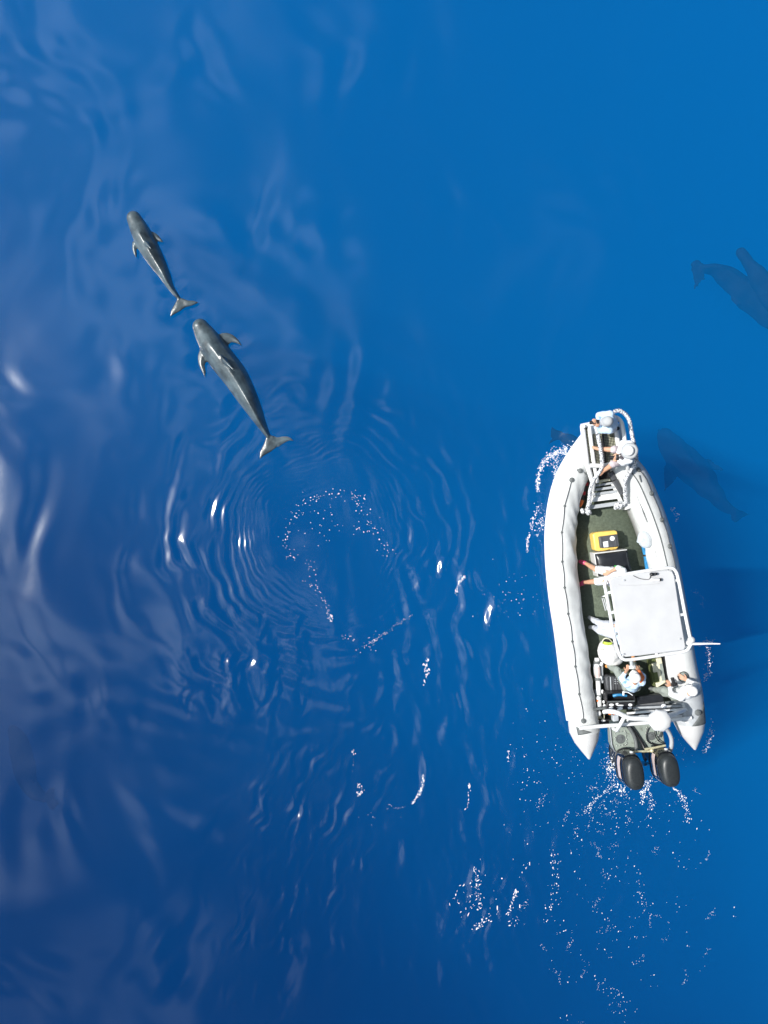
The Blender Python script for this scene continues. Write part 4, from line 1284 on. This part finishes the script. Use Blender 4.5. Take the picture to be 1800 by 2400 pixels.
# ------------------------------------------------------------------ people
def limb_hand(mb, wrist, direction, up, size=1.0, curl=0.6, side=1):
    """palm, four bent fingers of unequal length, thumb off the side of the palm"""
    d = Vector(direction).normalized(); u = Vector(up); u = (u - d * u.dot(d)).normalized(); s = d.cross(u) * side
    wr = Vector(wrist)
    pc = wr + d * 0.05 * size
    for k in (-1.2, -0.4, 0.4, 1.2):
        mb.cap(wr + s * (k * .012), .019 * size, wr + d * .085 * size + s * (k * .022 * size), .013 * size, 8)
    for k, ln in ((-1.5, .062), (-.5, .078), (.5, .084), (1.5, .074)):
        a = wr + d * .088 * size + s * (k * .0195 * size)
        sp = d + s * (k * 0.10 * (1 - curl))
        m1 = a + (sp * math.cos(curl * .6) - u * math.sin(curl * .6)) * ln * .5 * size
        m2 = m1 + (sp * math.cos(curl * 1.5) - u * math.sin(curl * 1.5)) * ln * .55 * size
        mb.cap(a, .0115 * size, m1, .0105 * size, 8); mb.cap(m1, .0105 * size, m2, .009 * size, 8)
    a = wr + d * .03 * size + s * .025 * size
    m1 = a + (d * .6 + s * .75 - u * curl * .4).normalized() * .042 * size
    m2 = m1 + (d * .9 + s * .3 - u * curl * .6).normalized() * .034 * size
    mb.cap(a, .015 * size, m1, .0125 * size, 8); mb.cap(m1, .0125 * size, m2, .010 * size, 8)

def person(label, face, J, shirt, pants, hat, shoes, skin='skin', sleeve=1.0, pant_len=1.0, hair='hair', hat_style='cap', curl=0.7, look=None, hand_up=(0, 0, 1), brim_shade_mat=None, spread=None):
    g = {k: (P(*v) if not isinstance(v, Vector) else v) for k, v in J.items()}
    f = Vector((face[0], face[1], 0)).normalized(); lf = Vector((-f.y, f.x, 0))
    root = thing("person", Vector((g['pelvis'].x, g['pelvis'].y, g['pelvis'].z - .12)), label, "person", "people on the boat")
    hp, ch, pv = g['head'], g['chest'], g['pelvis']
    sh = {'l': ch + lf * .165 + Vector((0, 0, .05)), 'r': ch - lf * .165 + Vector((0, 0, .05))}
    hi = {'l': pv + lf * .09, 'r': pv - lf * .09}
    lk = Vector(look).normalized() if look else (f * .8 + Vector((0, 0, -.35))).normalized()
    b = MB()
    # head: skull, jaw, nose, ears
    hup = (Vector((0, 0, 1)) - lk * lk.z).normalized(); hs = lk.cross(hup)
    b.ell(hp, (.078, .078, .105), 16, 12, axis=hup)
    b.ell(hp - lk * .02 + hup * .02, (.078, .078, .088), 16, 12, axis=hup)
    b.cap(hp + lk * .045 - hup * .06, .048, hp + lk * .055 - hup * .085, .035)
    b.cap(hp + lk * .078 + hup * .012, .011, hp + lk * .100 - hup * .022, .016, 8)
    for sg in (1, -1):
        b.ell(hp + hs * (.080 * sg) - hup * .005, (.018, .022, .032), 10, 8, axis=hup)
    b.cap(hp - hup * .06 - lk * .01, .052, ch + Vector((0, 0, .10)), .06)
    # trunk
    b.cap(pv, .125, pv.lerp(ch, .5), .115); b.cap(pv.lerp(ch, .5), .115, ch, .135)
    b.cap(sh['l'], .07, sh['r'], .07); b.cap(hi['l'], .105, hi['r'], .105)
    S, T = MB(), MB()
    off = .014
    S.cap(pv.lerp(ch, .12), .142, pv.lerp(ch, .5), .14); S.cap(pv.lerp(ch, .5), .14, ch, .155); S.cap(sh['l'], .088, sh['r'], .088)
    S.cap(ch + Vector((0, 0, .06)), .085, ch + Vector((0, 0, .09)), .07)
    T.cap(hi['l'], .122, hi['r'], .122); T.cap(pv, .14, pv.lerp(ch, .15), .135)
    SH = {}
    for sd in ('l', 'r'):
        el, wr = g['elbow_' + sd], g['wrist_' + sd]
        b.cap(sh[sd], .055, el, .042); b.cap(el, .043, wr, .028)
        e1 = sh[sd].lerp(el, min(1, sleeve * 2))
        S.cap(sh[sd], .082, e1, .064)
        if sleeve > .5:
            S.cap(el, .062, el.lerp(wr, (sleeve - .5) * 2 * .93), .046)
        cu = curl if spread != sd else 0.05
        hu = Vector(hand_up)
        limb_hand(b, wr, (wr - el), hu, 1.05 if spread != sd else 1.25, cu, 1 if sd == 'r' else -1)
        kn, an = g['knee_' + sd], g['ankle_' + sd]
        b.cap(hi[sd], .092, kn, .062); b.cap(kn, .060, kn.lerp(an, .35), .058); b.cap(kn.lerp(an, .35), .058, an, .038)
        T.cap(hi[sd], .112, hi[sd].lerp(kn, min(1, pant_len * 2)), .088)
        if pant_len > .5:
            T.cap(kn, .082, kn.lerp(an, (pant_len - .5) * 2 * .95), .062)
        toe = g.get('toe_' + sd, an + (f * .16 + Vector((0, 0, -.06))))
        b.cap(an, .040, an.lerp(toe, .9), .034)
        if shoes:
            SH[sd] = MB().cap(an + Vector((0, 0, -.01)), .052, toe, .044).cap(an.lerp(toe, .35), .052, toe, .046)
    body = remesh("body", b, M[skin], root, .008, 3)
    fold = lambda p: 0.010 * mnoise.noise(p * 11) + .006 * mnoise.noise(p * 24)
    remesh("shirt", S, M[shirt], root, .013, 2, fold)
    remesh("trousers" if pant_len > .5 else "shorts", T, M[pants], root, .013, 2, fold)
    if shoes:
        for sd in SH:
            remesh("shoe", SH[sd], M[shoes], root, .012, 3)
    hm = MB().ell(hp - lk * .022 + hup * .025, (.086, .088, .092), 18, 12, axis=hup)
    obj("hair", hm, M[hair], root)
    for sg in (1, -1):
        obj("eye", MB().ell(hp + lk * .072 + hs * (.032 * sg) + hup * .012, (.010, .010, .008), 8, 6, axis=hup), M['eye'], root)
    obj("mouth", MB().ell(hp + lk * .082 - hup * .052, (.020, .008, .005), 8, 6, axis=hup), M['red'], root)
    if hat:
        hc = hp + hup * .045 - lk * .012
        crown = MB().lathe(hc, [(.104, -.035), (.108, .0), (.106, .035), (.090, .068), (.055, .086), (.01, .092)], 24, axis=hup)
        h = obj("hat", crown, M[hat], root)
        if hat_style == 'brim':
            vv, ff = [], []
            for r_, z in ((.10, -.030), (.135, -.036), (.172, -.052)):
                for k in range(32):
                    a = 2 * math.pi * k / 32
                    q = Vector((math.cos(a) * r_, math.sin(a) * r_, z + .007 * math.sin(3 * a + 1)))
                    vv.append(hc + (hs * q.x + lk * q.y + hup * q.z))
            for i in range(2):
                for k in range(32):
                    p_, q_ = i * 32 + k, i * 32 + (k + 1) % 32
                    ff.append((p_, q_, q_ + 32, p_ + 32))
            o = obj("hat_brim", MB().add(vv, ff), M[brim_shade_mat or hat], h)
        else:
            vv, ff = [], []
            for r_, zz in ((.095, -.028), (.135, -.034), (.178, -.050)):
                for k in range(13):
                    a = R(-62) + R(124) * k / 12
                    w_ = r_ * (1 - .10 * abs(math.sin(a))) if r_ > .1 else r_
                    vv.append(hc + lk * (math.cos(a) * w_) + hs * (math.sin(a) * min(w_, .125)) + hup * (zz - .012 * math.sin(a) ** 2))
            for i in range(2):
                for k in range(12):
                    p_ = i * 13 + k; ff.append((p_, p_ + 1, p_ + 14, p_ + 13))
            o = obj("hat_peak", MB().add(vv, ff), M[hat], h)
        s = o.modifiers.new("t", 'SOLIDIFY'); s.thickness = .006; s.offset = 0
    return root

def camera_thing(label, px, z, face, white=False):
    t = thing("photo_camera", P(*px, z), label, "camera", "cameras in people's hands")
    c = P(*px, z); f = Vector((face[0], face[1], face[2] if len(face) > 2 else 0)).normalized()
    a = math.atan2(f.y, f.x) - math.pi / 2
    body = obj("camera_body", MB().box(c, (.13, .065, .09), a).box(c + Vector((0, 0, .055)), (.05, .05, .03), a), M['white' if white else 'black'], t, bevel=.008)
    obj("lens", MB().tube([c + f * .03, c + f * .10, c + f * .15], [.036, .038, .042], 14), M['lgrey' if white else 'black'], t)
    obj("lens_glass", MB().tube([c + f * .150, c + f * .152], [.032, .030], 14), M['blackv'], t)
    return t

person("person kneeling at the bow tip in a pale blue shirt and grey cap", (-1, 0.05),
       dict(head=(1425, 988, 1.80), chest=(1427, 990, 1.52), pelvis=(1434, 993, 1.12),
            elbow_l=(1407, 1009, 1.38), wrist_l=(1400, 996, 1.48), elbow_r=(1403, 972, 1.38), wrist_r=(1402, 985, 1.50),
            knee_l=(1408, 1004, 1.02), ankle_l=(1434, 1004, 1.0), knee_r=(1410, 984, 1.02), ankle_r=(1434, 985, 1.0),
            toe_l=(1448, 1004, .97), toe_r=(1448, 985, .97)),
       'shirt_pale', 'pants_pale', 'hat_grey', 'black', hat_style='cap', look=(-.75, .0, -.5))
camera_thing("black camera held by the person kneeling at the bow tip", (1399, 991), 1.52, (-1, 0.1, -.3))
person("barefoot person in a white shirt and white hat sitting on the right bow rail", (-1, 0.03),
       dict(head=(1474, 1057, 1.86), chest=(1474, 1060, 1.57), pelvis=(1472, 1063, 1.14),
            elbow_l=(1460, 1086, 1.40), wrist_l=(1450, 1079, 1.40), elbow_r=(1460, 1038, 1.40), wrist_r=(1449, 1062, 1.42),
            knee_l=(1438, 1087, 1.22), ankle_l=(1414, 1104, .98), knee_r=(1439, 1054, 1.22), ankle_r=(1402, 1052, 1.00),
            toe_l=(1406, 1113, .96), toe_r=(1388, 1048, .97)),
       'shirt_white', 'pants_pink', 'hat_white', None, hat_style='brim', brim_shade_mat='hat_grey', pant_len=.5, look=(-.8, .0, -.45))  # shade on the white hat's brim is put in as grey cloth colour
camera_thing("black camera held by the person in the white hat on the bow rail", (1446, 1072), 1.40, (-1, 0, -.3))
person("person with pink shoes and bare legs stretched out in front of the roof", (-1, 0.0),
       dict(head=(1473, 1362, 1.42), chest=(1458, 1356, 1.12), pelvis=(1436, 1350, .80),
            elbow_l=(1446, 1382, 1.0), wrist_l=(1428, 1370, .96), elbow_r=(1448, 1330, 1.0), wrist_r=(1430, 1340, .96),
            knee_l=(1394, 1363, .78), ankle_l=(1369, 1365, .40), knee_r=(1396, 1334, .78), ankle_r=(1372, 1320, .40),
            toe_l=(1357, 1371, .31), toe_r=(1360, 1316, .31)),
       'shirt_white', 'shirt_white', 'hat_white', 'pink', pant_len=.44, sleeve=.45)
t = gear("green_towel", "bright green cloth on the black cushion beside the roof's front edge", "towel", (1452, 1332), .66)
obj("cloth", MB().pxprism([(1440, 1326), (1452, 1325), (1462, 1329), (1467, 1336), (1452, 1335), (1442, 1334)], .68, .03), M['green'], t, bevel=.01)
person("person in pale grey trousers sitting half under the roof", (-1, 0.12),
       dict(head=(1484, 1482, 1.46), chest=(1466, 1482, 1.15), pelvis=(1444, 1478, .80),
            elbow_l=(1456, 1508, 1.0), wrist_l=(1450, 1492, .95), elbow_r=(1455, 1458, 1.0), wrist_r=(1445, 1465, .95),
            knee_l=(1406, 1478, .76), ankle_l=(1393, 1471, .36), knee_r=(1408, 1462, .76), ankle_r=(1390, 1452, .36),
            toe_l=(1383, 1470, .30), toe_r=(1382, 1447, .30)),
       'shirt_pale', 'pants_pale', 'hat_grey', 'hat_grey', pant_len=1.0)
person("person in a blue shirt and white cap photographing from the stern", (-.12, 1),
       dict(head=(1488, 1588, 1.40), chest=(1484, 1599, 1.12), pelvis=(1480, 1610, .74),
            elbow_l=(1457, 1590, 1.02), wrist_l=(1468, 1572, 1.28), elbow_r=(1508, 1586, 1.02), wrist_r=(1497, 1571, 1.28),
            knee_l=(1446, 1571, .78), ankle_l=(1428, 1561, .42), knee_r=(1490, 1572, .76), ankle_r=(1486, 1555, .36),
            toe_l=(1418, 1560, .34), toe_r=(1484, 1540, .30)),
       'shirt_blue', 'pants_grey', 'hat_white', 'orange_shoe', skin='skin', look=(-.1, .8, -.2), sleeve=.85)
camera_thing("pale camera raised by the person in the blue shirt", (1481, 1563), 1.36, (-.1, 1, 0), True)
t = gear("neck_scarf", "orange scarf at the neck of the person in the blue shirt", "scarf", (1502, 1582), 1.2)
remesh("scarf", MB().cap(P(1497, 1574, 1.30), .05, P(1505, 1588, 1.24), .055).cap(P(1505, 1588, 1.24), .055, P(1500, 1598, 1.22), .045), M['orange'], t, .014, 3)
person("person in a white shirt and white hat leaning on the right stern tube", (-.55, .83),
       dict(head=(1622, 1620, 1.36), chest=(1608, 1623, 1.08), pelvis=(1590, 1626, .80),
            elbow_l=(1574, 1628, .98), wrist_l=(1570, 1611, 1.02), elbow_r=(1636, 1606, 1.00), wrist_r=(1611, 1594, .92),
            knee_l=(1556, 1617, .74), ankle_l=(1534, 1616, .42), knee_r=(1560, 1624, .70), ankle_r=(1538, 1628, .36),
            toe_l=(1524, 1613, .36), toe_r=(1530, 1628, .30)),
       'shirt_white', 'pants_grey', 'hat_white', 'grey', look=(-.5, .7, -.45), spread='r', hand_up=(0, 0, 1))
camera_thing("black camera held by the person in white at the right stern", (1580, 1604), 1.08, (-.3, 1, 0))

# ------------------------------------------------------------------ foam and glint flecks
foam = MB()
def fleck(px, py, r, elong=1.0, ang=0.0, z=0.006):
    FL.append((px, py, r, elong, ang))
FL = []
def line_foam(pts, n, spread, r0, r1, el=1.6):
    a = spline(pts, 60)
    for _ in range(n):
        i = random.uniform(0, 58.9); j = int(i); u = i - j
        p = a[j] * (1 - u) + a[j + 1] * u
        d = a[j + 1] - a[j]; ang = math.atan2(-d[1], d[0])
        s = spread if not callable(spread) else spread(i / 59)
        FL.append((p[0] + random.gauss(0, s), p[1] + random.gauss(0, s), random.uniform(r0, r1) * random.uniform(.5, 1), random.uniform(1, el), ang + random.gauss(0, .5)))
def filaments(cx, cy, rx, ry, n):
    for _ in range(n):
        x, y = random.gauss(cx, rx), random.gauss(cy, ry); a = random.gauss(1.5, .8); L_ = random.uniform(12, 42)
        b = a + random.uniform(-.9, .9)
        line_foam([(x, y), (x + math.cos(a) * L_ * .5, y + math.sin(a) * L_ * .5), (x + math.cos(a) * L_ * .5 + math.cos(b) * L_ * .5, y + math.sin(a) * L_ * .5 + math.sin(b) * L_ * .5)], int(L_ * .6), random.uniform(1.2, 4), .4, 1.1, 2.6)
def patch_foam(cx, cy, rx, ry, n, r0, r1, el=1.6, ang=1.4, clump=0):
    cs = [(random.gauss(cx, rx), random.gauss(cy, ry)) for _ in range(max(1, clump))] if clump else None
    for _ in range(n):
        if cs:
            c = random.choice(cs); x, y = random.gauss(c[0], 9), random.gauss(c[1], 13)
        else:
            x, y = random.gauss(cx, rx), random.gauss(cy, ry)
        FL.append((x, y, r0 + (r1 - r0) * random.random() ** 3, random.uniform(1, el), random.gauss(ang, .5)))
# bow wave on the left
line_foam([(1340, 1051), (1316, 1056), (1290, 1068), (1272, 1090), (1262, 1118), (1261, 1152)], 380, lambda t: 6.5 - 4.5 * t, 1.0, 2.6)
line_foam([(1318, 1066), (1300, 1085), (1306, 1105), (1298, 1118)], 130, 5, .8, 2.2)
line_foam([(1262, 1188), (1252, 1210), (1246, 1235)], 60, 2.5, .8, 2.2)
patch_foam(1268, 1222, 10, 20, 110, .7, 2.2)
line_foam([(1242, 1250), (1236, 1270), (1237, 1292)], 60, 1.8, .8, 2.2)
# bubbles of the dive ring
line_foam([(775, 1158), (735, 1168), (700, 1195), (683, 1225), (672, 1265), (682, 1300), (725, 1325), (731, 1360), (745, 1390), (757, 1410)], 95, 7, 1.1, 2.4, 1.15)
line_foam([(760, 1156), (810, 1158), (845, 1180), (862, 1215), (880, 1245), (905, 1285), (918, 1300)], 70, 9, 1.0, 2.3, 1.15)
patch_foam(760, 1230, 40, 30, 34, .9, 2.2, 1.1)
patch_foam(845, 1242, 22, 5, 14, 1.0, 2.4, 1.1)
line_foam([(757, 1395), (766, 1420), (772, 1450)], 20, 2, .8, 1.8)
line_foam([(770, 1460), (778, 1448), (776, 1440)], 16, 2.5, 1.2, 2.6)
line_foam([(868, 1505), (895, 1490), (925, 1468), (965, 1440)], 55, 2.2, .7, 1.8)
line_foam([(840, 1520), (868, 1512), (878, 1496)], 30, 8, .7, 1.6)
line_foam([(800, 1495), (820, 1490), (830, 1500)], 16, 3, .7, 1.7)
line_foam([(1088, 1350), (1076, 1365), (1067, 1392)], 60, 2.0, .9, 2.6)
line_foam([(1003, 1540), (998, 1560), (1001, 1580), (992, 1605)], 48, 2.4, 1.0, 3.2)
patch_foam(1190, 1395, 42, 28, 46, .7, 1.7, 1.2)
line_foam([(992, 1818), (990, 1842), (982, 1862), (966, 1884)], 110, 1.8, .8, 2.4)
line_foam([(960, 1888), (930, 1895), (912, 1886)], 14, 1.5, .5, 1.2)
line_foam([(838, 1838), (846, 1852), (842, 1866)], 36, 3.4, .9, 2.8)
line_foam([(828, 1758), (829, 1766)], 8, 2, 1.2, 2.6); line_foam([(828, 1775), (828, 1808)], 6, 1, .6, 1.0)
patch_foam(880, 1905, 30, 12, 9, .6, 1.5)
# chop astern on the left: its sun glints partly painted in as white flecks
patch_foam(1140, 2110, 48, 48, 75, .8, 2.8, 3.4, 1.35, 12)
line_foam([(1112, 2030), (1118, 2070), (1126, 2110), (1120, 2130)], 40, 3.0, .9, 2.8, 2.2)
line_foam([(1212, 2085), (1200, 2115), (1190, 2145)], 40, 2.4, 1.0, 3.0, 2.4)
line_foam([(1145, 2150), (1130, 2160), (1112, 2172)], 30, 5, 1.0, 3.4, 1.8)
line_foam([(1101, 1840), (1099, 1868), (1094, 1896)], 20, 1.6, 1.0, 3.0, 2.6)
line_foam([(1192, 1760), (1191, 1790)], 12, 1.0, 1.0, 2.4, 2.6)
patch_foam(1235, 1840, 24, 110, 50, .6, 1.8, 1.8)
# wash of the outboards
line_foam([(1450, 1838), (1412, 1862), (1392, 1882), (1375, 1910)], 90, lambda t: .8 + 5 * t, .7, 2.0)
line_foam([(1572, 1842), (1592, 1860), (1606, 1880), (1612, 1922)], 120, lambda t: .8 + 5 * t, .7, 2.2)
patch_foam(1436, 1802, 9, 18, 120, .8, 2.6)
patch_foam(1452, 1850, 12, 9, 50, .9, 3.0, 1.5)
line_foam([(1520, 1838), (1508, 1858), (1506, 1882)], 60, 4.5, .8, 2.8, 2)
line_foam([(1516, 1836), (1526, 1870), (1530, 1900)], 40, 4, .7, 2.2, 2)
line_foam([(1540, 1826), (1520, 1832), (1510, 1844)], 34, 3.5, .8, 2.2)
patch_foam(1480, 1905, 95, 40, 110, .6, 1.9, 1.8)
patch_foam(1430, 2050, 95, 95, 120, .5, 2.0, 1.9, 1.4, 34)
filaments(1430, 1990, 100, 110, 20)
filaments(1500, 1880, 70, 30, 10)
filaments(1420, 2240, 100, 80, 10)
filaments(1630, 1560, 14, 110, 6)
patch_foam(1420, 2240, 110, 90, 70, .5, 1.9, 1.9, 1.4, 24)
line_foam([(1298, 2000), (1302, 2050), (1295, 2110), (1280, 2160)], 60, 8, .7, 2.4)
line_foam([(1500, 2040), (1498, 2090), (1512, 2130)], 40, 5, .6, 1.8)
patch_foam(1330, 1780, 45, 60, 60, .6, 1.9)
line_foam([(1415, 2290), (1440, 2330), (1460, 2390)], 50, 14, .6, 1.8)
# along the right side
line_foam([(1655, 1508), (1662, 1540), (1660, 1575), (1652, 1592)], 110, 4.5, .7, 2.2)
line_foam([(1640, 1510), (1656, 1500), (1676, 1508)], 30, 3, .7, 1.8)
line_foam([(1668, 1690), (1668, 1720), (1660, 1750), (1650, 1768)], 80, 3.2, .7, 2.0)
line_foam([(1573, 1190), (1584, 1205), (1588, 1225)], 40, 3, .6, 1.6)
line_foam([(1614, 1380), (1644, 1400), (1646, 1425)], 20, 3, .5, 1.2)
patch_foam(1600, 1740, 22, 30, 40, .6, 1.7)
patch_foam(1420, 1790, 10, 30, 36, .6, 1.8)
arr = np.array([(p[0], p[1]) for p in FL])
xs_, ys_ = (arr[:, 0] - 900) / 100, (1200 - arr[:, 1]) / 100
zs_ = sea_height(xs_, ys_)
for (px, py, r, el, ang), x, y, z in zip(FL, xs_, ys_, zs_):
    r = r * 0.0074
    vv = [(x, y, z + .006 + r * .35)]
    n = 7
    for k in range(n):
        a = 2 * math.pi * k / n
        q = r * random.uniform(.65, 1.2)
        u, v_ = math.cos(a) * q * el, math.sin(a) * q / math.sqrt(el)
        vv.append((x + u * math.cos(ang) - v_ * math.sin(ang), y + u * math.sin(ang) + v_ * math.cos(ang), z + .003))
    foam.add(vv, [(0, k + 1, (k + 1) % n + 1) for k in range(n)])
o = obj("sea_foam_and_glints", foam, M['foam'], None)
tag(o, "white foam flecks, bubbles, wash and painted sun glints on the blue water", kind='stuff')
